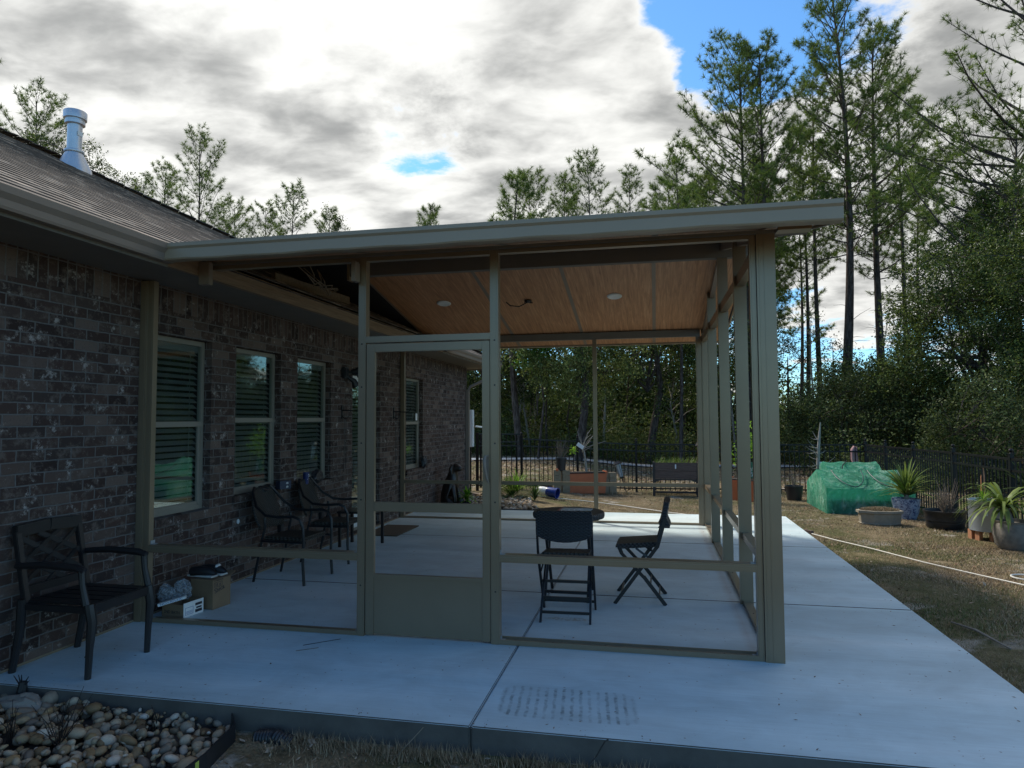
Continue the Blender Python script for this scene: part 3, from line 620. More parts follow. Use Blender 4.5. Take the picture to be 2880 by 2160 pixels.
for yy, zz_, lab in ((2.03, .38, 'dark outlet cover low on the brick under the second window'), (2.92, .41, 'dark outlet cover low on the brick under the third window')):
    w = MB(); w.box(.001, yy-.04, zz_-.06, .03, yy+.04, zz_+.06); w.box(.031, yy-.03, zz_-.05, .036, yy+.03, zz_+.05); meta(w.build('outlet_cover', m_blackp, bevel=.004), lab, 'outlet cover', group='outlet covers on the wall')
w = MB(); w.lathe([(0, 0), (.014, .004), (.018, .015), (.010, .024), (0, .026)], n=12); w.v = [(.002+p[2], 1.28+p[0], .56+p[1]*1.4) for p in w.v]
w.build('wall_cap', m_white, house, smooth=True)
ub = thing('meter_box', 'pale grey utility box with conduit at the far corner of the house', 'utility box', (.05, 9.75, 1.0))
MB().box(-.24, 9.62, .92, .055, 9.76, 1.72).build('cabinet', m_white, ub, bevel=.01); MB().tube([(.1, 9.7, 1.36), (.22, 9.9, 1.34), (.32, 10.05, 1.22), (.40, 10.2, 1.02), (.42, 10.2, .1)], .02, 8).build('conduit', m_white, ub, smooth=True)
MB().box(-.15, 9.765, 1.1, .0, 9.78, 1.3).build('label_plate', m_inkb, ub)
dm = MB(); dm.box(.12, 3.85, .001, .60, 4.70, .016); meta(dm.build('door_mat', m_mat, bevel=.005), 'brown coir doormat lying on the slab by the house door', 'doormat')

# ------------------------------------------------------------ patio furniture
def armchair(loc, rz, label):
    # cast aluminium chair, faces +x ; origin centre of feet
    t = thing('metal_armchair', label, 'chair', loc, rz)
    s = MB()
    for k in range(5): y0 = -.225+k*.092; s.box(-.20, y0, .418, .27, y0+.084, .432)
    s.box(.255, -.245, .375, .285, .235, .432); s.box(-.22, -.235, .375, -.195, .225, .432); s.box(-.2, -.245, .375, .27, -.222, .416); s.box(-.2, .222, .375, .27, .245, .416)
    s.build('seat', m_bronze, t, bevel=.006, local=True)
    b = MB(); T0, T1 = (-.21, .44), (-.29, .84)
    def bp(y, h): return Vector((T0[0]+(T1[0]-T0[0])*h, y, T0[1]+(T1[1]-T0[1])*h))
    for y in (-.225, .225): b.bar(bp(y, -.1), bp(y, 1.0), .04, .035, (1, 0, 0))
    b.bar(bp(-.24, 1.0), bp(0, 1.04), .04, .075); b.bar(bp(.24, 1.0), bp(0, 1.04), .04, .075); b.bar(bp(-.22, .12), bp(.22, .12), .03, .05)
    for (a, c) in (((-.22, .92), (.22, .22)), ((-.22, .62), (.08, .14)), ((-.08, .94), (.22, .52)), ((-.22, .22), (.22, .92)), ((-.22, .52), (.08, .94)), ((-.08, .14), (.22, .62))):
        b.bar(bp(*a), bp(*c), .012, .034, (0, 0, 1))
    b.build('backrest', m_bronze, t, bevel=.004, local=True)
    for y in (-.255, .245):
        w = MB(); w.tube([(-.25, y, .64), (-.05, y, .655), (.18, y, .645), (.235, y, .63)], [.018, .022, .024, .020], 8); w.tube([(.215, y, .635), (.225, y, .54), (.255, y, .43)], [.020, .018, .022], 8); w.build('armrest', m_bronze, t, smooth=True, local=True)
        w = MB(); ys = y*.95; w.tube([(.262, ys, .43), (.285, ys, .33), (.272, ys, .17), (.265, ys, .0)], [.030, .028, .020, .018], 8); w.build('leg', m_bronze, t, smooth=True, local=True)
        w = MB(); w.tube([(-.215, ys, .44), (-.225, ys, .25), (-.275, ys, .0)], [.027, .024, .020], 8); w.build('leg', m_bronze, t, smooth=True, local=True)
    return t
armchair((.335, -.81, 0), 0, 'dark metal armchair with lattice back standing against the brick outside the enclosure')

def rattan(loc, rz, label, group):
    t = thing('rattan_chair', label, 'chair', loc, rz, group)
    def prof(u):   # spoon back: u 0 bottom .. 1 top
        return (-.20-.16*u-.03*math.sin(u*PI), .215-.03*(1-u)-.055*u+.03*math.sin(u*PI), .40+.46*u)
    v = []; n = 12; m_ = 8
    for i in range(n+1):
        u = i/n; x, hw, z = prof(u)
        if u > .85: hw *= math.sqrt(max(.05, 1-((u-.85)/.2)**2))
        for j in range(m_+1):
            s_ = -1+2*j/m_; v.append((x-.035*(1-s_*s_), s_*hw, z))
    f = [(i*(m_+1)+j, i*(m_+1)+j+1, (i+1)*(m_+1)+j+1, (i+1)*(m_+1)+j) for i in range(2, n) for j in range(m_)]
    w = MB().add(v, f); o = w.build('backrest', m_wickb, t, smooth=True, local=True); md = o.modifiers.new('thickness', 'SOLIDIFY'); md.thickness = .018
    w = MB(); w.box(-.20, -.22, .385, .24, .22, .425); w.build('seat', m_wickbs, t, bevel=.018, local=True)
    for s_ in (-1, 1):
        w = MB(); w.tube([(-.36, s_*.12, .87), (-.34, s_*.17, .82), (-.26, s_*.225, .70), (-.14, s_*.25, .625), (.0, s_*.26, .615), (.16, s_*.26, .625), (.225, s_*.26, .60), (.255, s_*.255, .53), (.26, s_*.25, .40), (.255, s_*.25, .2), (.27, s_*.25, 0)], .0135, 8)
        w.build('armrest', m_black, t, smooth=True, local=True)
        w = MB(); w.tube([(-.18, s_*.21, .60), (-.17, s_*.21, .52), (-.20, s_*.215, .40), (-.24, s_*.22, .2), (-.285, s_*.22, 0)], .0125, 8); w.build('leg', m_black, t, smooth=True, local=True)
        w = MB(); w.tube([(-.20, s_*.232, .385), (.25, s_*.24, .385)], .011, 8); w.build('seat_rail', m_black, t, local=True)
    return t
rc = rattan((.47, 1.50, 0), R_(-3), 'nearer brown wicker armchair with curved black arms against the house wall', 'brown wicker armchairs by the wall')
rc2 = copy_tree(rc); rc2.location = (.44, 2.42, 0); rc2.rotation_euler = (0, 0, R_(2)); rc2['label'] = 'farther brown wicker armchair, behind its twin toward the house door'
# a low purple-grey bench end beyond, seen behind the door post
w = MB(); w.box(.16, 3.02, .40, .62, 3.42, .425); pl = thing('side_table', 'low dark square side table beyond the wicker armchairs', 'table', (.4, 3.22, 0)); w.build('tabletop', m_bronze, pl, bevel=.006)
for dx in (-.2, .2):
    for dy in (-.17, .17): MB().box(.39+dx-.015, 3.22+dy-.015, .0, .39+dx+.015, 3.22+dy+.015, .399).build('leg', m_bronze, pl)

def folding(loc, rz, label, group):
    t = thing('folding_chair', label, 'chair', loc, rz, group)
    w = MB(); M = Matrix.Translation((0.01, 0, .475)) @ Matrix.Rotation(R_(5), 4, 'Y')
    w.box(-.165, -.19, -.022, .185, .19, .018, M); w.build('seat', m_wicks, t, bevel=.014, local=True)
    # wicker back panel, slightly cupped, wider at its foot
    v = []; n = 7
    for i, (xf, xb, z, hw) in enumerate(((-.150, -.235, .62, .150), (-.165, -.245, .645, .205), (-.182, -.220, .705, .213), (-.193, -.228, .76, .213), (-.201, -.236, .805, .210), (-.208, -.242, .832, .200))):
        for j in range(n):
            s_ = -1+2*j/(n-1); dz = -.02*(1-s_*s_) if i == 0 else 0; v.append((xf-.012*(1-s_*s_), s_*hw, z+dz))
        for j in range(n):
            s_ = 1-2*j/(n-1); dz = -.02*(1-s_*s_) if i == 0 else 0; v.append((xb-.012*(1-s_*s_), s_*hw, z+dz))
    f = [tuple(range(2*n))[::-1], tuple(5*2*n+k for k in range(2*n))]
    for i in range(5):
        for k in range(2*n): f.append((i*2*n+k, i*2*n+(k+1) % (2*n), (i+1)*2*n+(k+1) % (2*n), (i+1)*2*n+k))
    MB().add(v, f).build('backrest', m_wick, t, smooth=True, local=True)
    for s_ in (-1, 1):
        w = MB(); w.bar((-.21, s_*.205, .70), (-.145, s_*.205, .47), .016, .028, (1, 0, 0)); w.bar((-.145, s_*.205, .475), (.205, s_*.205, .0), .016, .028, (1, 0, 0)); w.build('leg', m_black, t, local=True)
        w = MB(); w.bar((.165, s_*.175, .455), (.145, s_*.175, .405), .014, .03, (1, 0, 0)); w.bar((.15, s_*.18, .41), (-.03, s_*.182, .22), .014, .026, (1, 0, 0)); w.bar((-.03, s_*.182, .225), (-.205, s_*.185, .0), .016, .03, (1, 0, 0)); w.build('leg', m_black, t, local=True)
        w = MB(); w.bar((.03, s_*.17, .45), (-.10, s_*.19, .36), .01, .018, (1, 0, 0)); w.build('brace', m_black, t, local=True)
    w = MB()
    w.bar((.152, -.197, .075), (.152, .197, .075), .012, .02); w.bar((.02, -.197, .255), (.02, .197, .255), .012, .02); w.build('crossbar', m_black, t, local=True)
    w = MB()
    w.bar((-.155, -.177, .065), (-.155, .177, .065), .012, .02); w.bar((-.085, -.174, .155), (-.085, .174, .155), .012, .02); w.build('crossbar', m_black, t, local=True)
    return t
fa = folding((3.21, .755, 0), R_(92), 'black wicker folding chair with its back to us, tucked up to the round table', 'black wicker folding chairs')
fb = copy_tree(fa); fb.location = (3.755, 1.37, 0); fb.rotation_euler = (0, 0, R_(179)); fb['label'] = 'black wicker folding chair seen side on, right of the round table'
tb = thing('bistro_table', 'round black wicker bistro table between two folding chairs', 'table', (3.15, 1.36, 0))
MB().lathe([(.0, .660), (.27, .660), (.305, .668), (.31, .685), (.31, .705), (.30, .718), (0, .720)], (3.15, 1.36, 0), 40).build('tabletop', m_wicks, tb, smooth=True)
for a_ in (0, 1):
    for s_ in (-1, 1):
        w = MB(); w.bar((3.15+s_*.18, 1.36-(.22 if a_ else -.22), .0), (3.15+s_*.18, 1.36+(.2 if a_ else -.2), .66), .016, .024, (1, 0, 0)); w.build('leg', m_black, tb)
w = MB(); w.bar((2.97, 1.17, .075), (3.33, 1.17, .075), .014, .02); w.bar((2.97, 1.55, .075), (3.33, 1.55, .075), .014, .02); w.build('crossbar', m_black, tb)
mg = thing('magazine', 'magazine with grey and red cover lying on the round wicker table', 'magazine', (3.20, 1.40, .721), R_(86))
MB().box(-.105, -.14, 0, .105, .14, .006).build('pages', plain('grey_cover', (.52, .58, .62), .25, .25, 14), mg, local=True)
MB().box(-.105, .118, .0062, .105, .14, .007).build('cover_band', plain('red_cover', (.30, .03, .05), .35), mg, local=True)
w = MB()
for k in range(9): a0 = random.uniform(-.08, .05); b0 = random.uniform(-.09, .07); w.bar((a0, b0, .0072), (a0+random.uniform(.02, .05), b0+random.uniform(-.02, .03), .0072), .008, .0012)
w.build('cover_print', m_white, mg, local=True)

# ------------------------------------------------------------ cartons in the near corner
RZ = R_(-7)
cb = thing('open_carton', 'low open carton with white printed end, full of bags, in the front corner', 'box', (.12, .15, 0), RZ)
w = MB(); w.box(.0, 0, .001, .005, .20, .10); w.box(0, 0, .001, .21, .004, .10); w.box(0, .196, .001, .21, .20, .10); w.box(.005, .004, .001, .21, .196, .006); w.build('tray', m_card, cb, local=True)
MB().box(.2101, 0, .001, .2145, .20, .112).build('white_end', m_white, cb, local=True)
Mx = Matrix.Translation((.2150, .012, .030)) @ Matrix.Rotation(PI/2, 4, 'Z') @ Matrix.Rotation(PI/2, 4, 'X')
w = MB(); w.box(.2146, .015, .020, .2152, .095, .0225); w.box(.2146, .015, .072, .2152, .095, .0745); w.box(.2146, .015, .020, .2152, .0175, .0745); w.box(.2146, .0925, .020, .2152, .095, .0745)
for k in range(3): w.box(.2146, .02, .030+k*.007, .2152, .088, .032+k*.007)
w.build('printed_label', m_inkb, cb, local=True)
w = MB()
for a_, b_ in ((.115, .185),): 
    w.box(.2146, a_, .018, .2152, b_, .040); w.box(.2146, a_, .070, .2152, b_, .090); w.box(.2146, a_+.01, .046, .2152, b_-.005, .060)
w.build('printed_label', m_ink, cb, local=True)
text('2ND BATH', .032, m_ink, cb, Matrix.Translation((.02, -.0008, .03)) @ Matrix.Rotation(PI/2, 4, 'X'))
nb = thing('white_packet', 'long white packet with blue lettering sticking out of the open carton', 'packet', (.22, .14, .118), RZ+R_(35))
Mn = Matrix.Rotation(R_(-14), 4, 'Y')
MB().box(-.10, -.02, -.002, .10, .02, .018, Mn).build('sleeve', m_white, nb, local=True)
text('NOVAFLEX', .030, m_inkb, nb, Mn @ Matrix.Translation((-.085, -.0205, .002)) @ Matrix.Rotation(PI/2, 4, 'X') @ Matrix.Diagonal((1.05, .7, 1, 1)))
def crumple(name, mat, loc, s, seed, label, cat, n=3):
    bm = bmesh.new(); bmesh.ops.create_icosphere(bm, subdivisions=n, radius=1); rg = random.Random(seed); from mathutils import noise
    for v in bm.verts:
        k = 1+.35*noise.noise(v.co*1.7+Vector((seed, 0, 0)))+.16*noise.noise(v.co*5+Vector((0, seed, 0))); v.co = Vector((v.co.x*s[0], v.co.y*s[1], v.co.z*s[2]))*k
    me = bpy.data.meshes.new(name); bm.to_mesh(me); bm.free(); me.materials.append(mat); o = bpy.data.objects.new(name, me); COL.objects.link(o); o.location = loc; return meta(o, label, cat)
def clear_mat():
    M = Mt('clear_plastic', .15, .5); t = M.N('ShaderNodeBsdfTransparent', {'Color': (.85, .88, .9, 1)}); d = M.N('ShaderNodeMixShader', {0: M.math('MULTIPLY', M.ramp(M.noise(M.co(), 30, 5, .7, 1), [(.42, (.12, .12, .12)), (.7, (.6, .6, .6))]), 1.0), 1: t.outputs[0], 2: M.b.outputs[0]}); M.col((.6, .63, .68)); M.l.new(d.outputs[0], M.n['Material Output'].inputs[0]); return M.m
m_clear = clear_mat()
crumple('plastic_bag', m_clear, (.20, .27, .18), (.085, .035, .075), 3, 'clear crumpled plastic bag standing in the open carton', 'plastic bag', 4)
crumple('plastic_bag', m_clear, (.08, .25, .15), (.07, .05, .07), 9, 'larger dull clear plastic bag slumped against the wall corner', 'plastic bag', 4)
tc_ = thing('tall_carton', 'tall brown cardboard carton with handwritten marker beside the house wall', 'box', (.18, .40, 0), RZ)
w = MB(); w.box(0, 0, .001, .225, .20, .235); w.build('carton', m_card, tc_, local=True, bevel=.002)
w = MB(); w.bar((.02, .2, .235), (.02, .27, .225), .0, .0) if 0 else None
w.add([(.0, .20, .236), (.225, .20, .236), (.225, .255, .262), (.0, .26, .255), (.0, .20, .232), (.225, .20, .232), (.225, .255, .258), (.0, .26, .251)], [(0, 1, 2, 3), (4, 5, 6, 7), (0, 1, 5, 4), (1, 2, 6, 5), (2, 3, 7, 6), (3, 0, 4, 7)]); w.build('flap', m_card, tc_, local=True)
Mf = lambda y, z: Matrix.Translation((.2262, y, z)) @ Matrix.Rotation(PI/2, 4, 'Z') @ Matrix.Rotation(PI/2, 4, 'X')
text('Shica', .055, m_ink, tc_, Mf(.02, .125) @ Matrix.Rotation(R_(12), 4, 'Z'))
w = MB(); w.box(.2255, .015, .175, .2262, .018, .212); w.box(.2255, .10, .175, .2262, .103, .212); w.box(.2255, .015, .175, .2262, .103, .178); w.box(.2255, .015, .209, .2262, .103, .212)
for k in (.030, .045): w.box(.2255, k, .182, .2262, k+.006, .203)
w.add([(.2262, .070, .186), (.2262, .085, .186), (.2262, .0775, .206)], [(0, 1, 2)]); w.box(.2255, .0755, .180, .2262, .0795, .188)
w.build('handling_marks', m_ink, tc_, local=True)
text('A COMPANY LINE', .012, m_ink, tc_, Mf(.015, .222))
sh = thing('pair_of_shoes', 'pair of dark trainers with white soles lying on top of the tall carton', 'shoes', (.26, .48, .24), RZ)
for k, (dx, dy) in enumerate(((0, 0), (.02, .09))):
    w = MB(); w.tube([(-.11+dx, dy-.03, .035), (-.03+dx, dy-.025, .045), (.05+dx, dy, .036), (.10+dx, dy, .022)], [.04, .042, .036, .018], 10); w.build('upper', m_blackp, sh, local=True, smooth=True)
    MB().box(-.145+dx, dy-.06, .002, .11+dx, dy+.025, .014).build('sole', m_white, sh, local=True, bevel=.006)
w = MB(); w.lathe([(.030, 0), (.034, .01), (.030, .022), (.034, .032), (.030, .044), (.022, .05), (.012, .056), (0, .057)], n=16); M = Matrix.Translation((.335, .56, .275)) @ Matrix.Rotation(R_(-50), 4, 'Y')
w.v = [tuple(M @ Vector(p)) for p in w.v]; meta(w.build('white_bottle_cap', m_white, smooth=True), 'white ribbed plastic jar lying beside the shoes on the carton', 'jar')

# objects on the window sills
sb = thing('bulb_box', 'small dark blue box with two white bulb pictures on the second sill', 'box', (.10, 1.93, .803), R_(-28))
MB().box(-.04, -.065, 0, .04, .065, .085).build('carton', plain('navy_card', (.012, .018, .045), .5), sb, local=True, bevel=.002)
w = MB()
for z in (.022, .060): w.lathe([(.0, 0), (.012, .002), (.014, .010), (.009, .020), (0, .022)], (0, 0, 0), 12); w.v[-60:] = [(.0402+abs(p[1])*.04, p[0]+.02, z+p[2]-.01) for p in w.v[-60:]]
w.build('bulb_picture', m_white, sb, local=True)
cu = thing('blue_cup', 'navy blue printed tumbler standing on the third window sill', 'cup', (.06, 2.47, .803))
MB().lathe([(.028, 0), (.036, .13), (.033, .13), (.026, .005)], (.06, 2.47, .803), 20).build('tumbler', plain('navy_cup', (.012, .025, .11), .3), cu, smooth=True)
w = MB(); w.tube([(.092, 2.455, .90), (.096, 2.47, .91), (.092, 2.485, .90), (.093, 2.475, .885), (.09, 2.462, .88)], .003, 5); w.bar((.088, 2.45, .855), (.088, 2.49, .862), .003, .006); w.build('print', m_white, cu)
crumple('black_bag', m_blackp, (.085, 2.68, .87), (.05, .11, .08), 5, 'black soft bag slumped on the third window sill behind the chair', 'bag')
crumple('black_bag', m_blackp, (.075, 1.62, .835), (.045, .13, .04), 15, 'flat black cloth bag on the second window sill', 'bag')
crumple('black_bag', m_blackp, (.06, 6.45, .80), (.05, .07, .11), 25, 'black bundle on the far window sill outside the enclosure', 'bundle')
w = MB(); w.box(-.07, 6.37, 1.50, -.058, 6.45, 1.62); meta(w.build('window_tag', m_white, bevel=.004), 'small white tag on the far window glass', 'tag')

# ------------------------------------------------------------ stones, litter, edging
def ico(n):
    bm = bmesh.new(); bmesh.ops.create_icosphere(bm, subdivisions=n, radius=1); v = np.array([p.co[:] for p in bm.verts]); f = np.array([[q.index for q in p.verts] for p in bm.faces]); bm.free(); return v, f
def stones(name, label, pos, size, sub, mat, squash=.55):
    V, F = ico(sub); n = len(pos); RR = np.random.default_rng(len(pos))
    # smooth lumps
    k = RR.normal(size=(n, 3, 3))*.9; ph = RR.uniform(0, 6, (n, 3))
    d = 1+.10*sum(np.sin(np.einsum('vc,nc->nv', V, k[:, i])*1.6+ph[:, i:i+1]) for i in range(3))
    sc3 = size[:, None]*np.stack([RR.uniform(.85, 1.5, n), RR.uniform(.6, 1.0, n), RR.uniform(squash*.75, squash*1.25, n)], 1)
    P = V[None]*d[..., None]*sc3[:, None]
    a = RR.uniform(0, 2*PI, n); t = RR.normal(0, .35, n)
    ca, sa, ct, st = np.cos(a), np.sin(a), np.cos(t), np.sin(t)
    x, y, z = P[..., 0], P[..., 1], P[..., 2]; x, z = x*ct[:, None]-z*st[:, None], x*st[:, None]+z*ct[:, None]
    P = np.stack([x*ca[:, None]-y*sa[:, None], x*sa[:, None]+y*ca[:, None], z], -1)+pos[:, None]
    FF = (F[None]+(np.arange(n)*len(V))[:, None, None]).reshape(-1, 3)
    tint = np.repeat(RR.uniform(0, 1, n), len(V))
    o = npmesh(name, P.reshape(-1, 3), 3, len(FF), mat, tint=tint, smooth=True, faces=FF); return meta(o, label, None, kind='stuff')
m_stone = tint_mat('river_stone', [(0, (.09, .055, .032)), (.18, (.26, .17, .085)), (.34, (.29, .225, .15)), (.5, (.17, .135, .105)), (.66, (.42, .34, .245)), (.82, (.32, .21, .10)), (1, (.56, .50, .42))], .7, .35)
m_soilb = plain('damp_soil', (.045, .036, .03), 1, .4, 20, bump=1, bscale=50)
def rp(n, f):
    out = []
    while len(out) < n:
        p = RG.uniform(0, 1, 2); q = f(*p)
        if q is not None: out.append(q)
    return np.array(out)
def bed1(u, v):
    x = -.6+2.42*u; y = -3.0+1.80*v
    if x > 1.70+(-1.206-y)*.18: return None
    return x, y
B = rp(3000, bed1); hz = -.075-.03*np.clip((B[:, 0]-.8), 0, 1)+RG.uniform(-.02, .022, len(B)); 
m1 = np.column_stack([B, hz]); stones('river_stones', 'bed of rounded tan and grey river stones along the slab front', m1, (.009+.026*RG.uniform(0, 1, len(B))**1.6)*(1+.6*(RG.uniform(size=len(B)) > .93)), 2, m_stone, .72)
w = MB(); w.add([(-.7, -3.05, -.095), (1.72, -3.05, -.13), (1.66, -1.207, -.125), (-.7, -1.207, -.085)], [(0, 1, 2, 3)]); meta(w.build('soil_bed', m_soilb), kind='structure')
def bed2(u, v):
    x = .02+2.0*u; y = 6.66+2.9*v
    if (x-.1)/1.9+max(0, (y-7.2))/3.4*.55 > 1.0: return None
    return x, y
B = rp(1500, bed2); stones('river_stones', 'bed of pale rounded stones beyond the slab at the house corner', np.column_stack([B, zgv(B[:, 0], B[:, 1])+.035+RG.uniform(-.02, .03, len(B))]), RG.uniform(.03, .06, len(B)), 1, m_stone, .6)
bz = .30
bs = thing('boulder', 'large flat brown boulder at the slab edge in the stone bed', 'rock', (.40, -1.30, -.06))
o = crumple('stone', m_pot, (0, 0, 0), (.13, .075, .05), 31, None, None); o.parent = bs
ed = thing('landscape_edging', 'black plastic landscape edging strip beside the front stone bed', 'edging', (1.75, -1.5, -.1))
w = MB(); pts = [(1.66, -1.215), (1.75, -1.32), (1.77, -1.45), (1.80, -1.62), (1.80, -1.8), (1.80, -3.2)]
for a_, b_ in zip(pts, pts[1:]): w.bar((*a_, -.10), (*b_, -.10), .006, .12)
w.build('strip', m_blackp, ed); MB().box(1.8035, -1.70, -.09, 1.8052, -1.675, -.05).build('price_tag', plain('yellow_tag', (.42, .50, .09), .5), ed)
w = MB()
for (a_, b_) in (((.02, 6.62), (1.15, 6.62)), ((1.15, 6.62), (1.9, 6.66)), ((1.9, 6.66), (2.02, 6.9))): w.bar((*a_, -.06), (*b_, -.07), .008, .16)
meta(w.build('landscape_edging', m_blackp), 'black plastic landscape edging between far stones and slab', 'edging')
w = MB(); r = .045
pp = [(1.84, -1.26, -.135), (1.95, -1.27, -.115), (2.06, -1.29, -.135)]
pr = []; rr_ = []
for i in range(25):
    t = i/24; q = Vector(pp[0]).lerp(Vector(pp[1]), min(1, t*2)) if t < .5 else Vector(pp[1]).lerp(Vector(pp[2]), t*2-1); pr.append(q); rr_.append(r if i % 2 else r*.88)
w.tube(pr, rr_, 14, caps=False); meta(w.build('drain_pipe', m_blackp, smooth=True), 'short black corrugated drain pipe against the slab face', 'pipe')
w = MB(); w.tube([(.33, -1.235, -.12), (.335, -1.235, -.02), (.34, -1.23, .035)], [.022, .026, .020], 8)
for k in range(5): a0 = k*1.3; w.tube([(.335, -1.235, -.0), (.335+.05*math.cos(a0), -1.235+.03*math.sin(a0), .045+.01*k)], [.006, .002], 4)
meta(w.build('plastic_stake', m_blackp), 'broken black plastic garden stake standing in the stones', 'stake')
def stems(name, label, cat, c, n, h, spread, mat, seed, r=.0022, parent=None):
    rg = random.Random(seed); w = MB()
    for k in range(n):
        a = rg.uniform(0, 2*PI); s_ = rg.uniform(.2, 1)*spread; hh = h*rg.uniform(.45, 1); p0 = Vector(c)+Vector((rg.uniform(-.02, .02), rg.uniform(-.02, .02), -.02)); d = Vector((math.cos(a)*s_, math.sin(a)*s_, hh))
        m1_ = p0+d*.5+Vector((rg.uniform(-.02, .02), rg.uniform(-.02, .02), 0)); w.tube([p0, m1_, p0+d], [r*1.6, r, r*.5], 4)
        if rg.random() < .6: w.tube([m1_, m1_+Vector((rg.uniform(-.08, .08), rg.uniform(-.05, .05), hh*.3))], [r*.8, r*.4], 4)
    o = w.build(name, mat, parent)
    if label: meta(o, label, cat)
    return o
stems('dry_twigs', 'clump of bare dark twigs rising from the middle of the front stones', 'plant', (.99, -1.62, -.07), 14, .26, .16, m_bronze, 1)
stems('dry_twigs', 'thin bare stalks at the left of the front stones', 'plant', (.72, -1.66, -.07), 8, .24, .10, m_bronze, 2)
stems('dry_twigs', 'few thin stalks near the slab corner of the stones', 'plant', (1.30, -1.35, -.09), 5, .14, .07, m_bronze, 4)
for k, (pts_, lab) in enumerate(([[(3.53, -1.40, -.13), (3.57, -1.36, -.06), (3.60, -1.33, -.03), (3.64, -1.30, .03), (3.655, -1.29, .035)], 'bent dark stem leaning over the slab edge in front'], [[(2.62, -1.38, -.13), (2.74, -1.24, -.01)], 'pale dry stalk leaning on the slab face'], [[(1.56, -.38, .004), (1.68, -.30, .006)], 'dark pine needle twig lying on the slab by the door'], [[(1.55, -.27, .004), (1.74, -.10, .004)], 'thin dry blade lying on the slab near the door post'])):
    meta(MB().tube(pts_, .0035 if k == 0 else .002, 5).build('loose_stalk', m_bronze if k % 3 == 0 else m_twig), lab, 'twig')

# grass and litter
def blades(name, label, P, h, w_, mat, tint, lean=.5, nseg=1):
    n = len(P); a = RG.uniform(0, 2*PI, n); d = np.stack([np.cos(a), np.sin(a)], 1); hh = h*RG.uniform(.5, 1.2, n); ln = RG.uniform(.1, 1, n)*lean*hh
    a2 = a+PI/2; s = np.stack([np.cos(a2), np.sin(a2)], 1)*w_/2
    v = np.zeros((n, 3, 3)); v[:, 0] = P; v[:, 1] = P; v[:, 0, :2] += s; v[:, 1, :2] -= s; v[:, 2] = P; v[:, 2, :2] += d*ln[:, None]; v[:, 2, 2] += hh
    return meta(npmesh(name, v.reshape(-1, 3), 3, n, mat, tint=np.repeat(tint, 3)), label, None, kind='stuff')
m_grass = tint_mat('dormant_grass', [(0, (.14, .095, .055)), (.35, (.33, .235, .14)), (.6, (.46, .35, .22)), (.78, (.19, .18, .06)), (1, (.11, .145, .04))], .8)
def patch(x, y, s=1.0, o=0): return .5+.5*np.sin(x*1.7*s+o+1.3*np.sin(y*1.1*s))*np.sin(y*1.9*s+1.1*np.sin(x*.9*s+2+o))
def lawn(n, x0, x1, y0, y1, ex, green):
    x = RG.uniform(x0, x1, n); y = RG.uniform(y0, y1, n); k = ~ex(x, y); x, y = x[k], y[k]
    t = np.clip(RG.uniform(.0, .66, len(x))+green*(patch(x, y)*.55*(RG.uniform(size=len(x)) < .6)), 0, 1)
    return np.column_stack([x, y, zgv(x, y)-.004]), t
inslab = lambda x, y: ((x < 5.86) & (y < 6.62) & (y > -1.21)) | ((x < 2.1) & (y > 6.5) & (y < 9.7)) | (x < .1)
P1, t1 = lawn(120000, 5.85, 9.0, -1.5, 6.6, inslab, 1.7); P2, t2 = lawn(120000, .0, 9.4, 6.6, 13.2, inslab, .6); P3, t3 = lawn(9000, 1.85, 8, -2.4, -1.21, inslab, .25)
PP = np.concatenate([P1, P2]); tt = np.concatenate([t1, t2])
kk = (patch(PP[:, 0]*1.7, PP[:, 1]*2.3, 1.6, 2.0) > .16) | (RG.uniform(size=len(PP)) < .25); PP = PP[kk]; tt = tt[kk]
blades('lawn_grass', 'thin dormant brown lawn with greener patches', PP, .03, .006, m_grass, tt, 1.6)
blades('lawn_grass', 'sparse dry grass in front of the slab', P3[patch(P3[:, 0], P3[:, 1], 2.2) > .42], .045, .005, m_grass, t3[patch(P3[:, 0], P3[:, 1], 2.2) > .42], 1.4)
# grass tufts along the slab face and around fence foot
tf = []
for k in range(260):
    x = RG.uniform(2.0, 6.0); y = -1.23-abs(RG.normal(0, .07)); c_ = RG.normal(0, .02, (16, 2)); tf.append(np.column_stack([x+c_[:, 0], y-np.abs(c_[:, 1]), np.full(16, zg(x, y)-.004)]))
for k in range(900):
    y = RG.uniform(-1.2, 6.6); c_ = RG.normal(0, .025, (10, 2)); x = 5.865+abs(RG.normal(0, .03)); tf.append(np.column_stack([x+np.abs(c_[:, 0]), y+c_[:, 1], np.full(10, max(zg(x, y), -.10) if False else zg(x, y)-.004)]))
tf = np.concatenate(tf); blades('edge_grass', 'ragged dry grass tufts along the slab face', tf, .06, .005, m_grass, RG.uniform(0, .6, len(tf)), 1.1)
tf = []
for k in range(420):
    s_ = RG.uniform(); x, y = (.8+8.1*s_, 11.2+1.9*min(1, s_*1.6)) if RG.uniform() < .6 else (8.9, RG.uniform(5, 13)); c_ = RG.normal(0, .06, (14, 2)); tf.append(np.column_stack([x+c_[:, 0], y+c_[:, 1], np.full(14, zg(x, y)-.004)]))
tf = np.concatenate(tf); blades('fence_grass', 'longer tufts of grass along the fence foot', tf, .10, .008, m_grass, RG.uniform(.1, .95, len(tf)), .9)
m_litter = tint_mat('fallen_leaves', [(0, (.07, .045, .03)), (.4, (.19, .11, .065)), (.7, (.30, .19, .115)), (1, (.42, .35, .27))], .85)
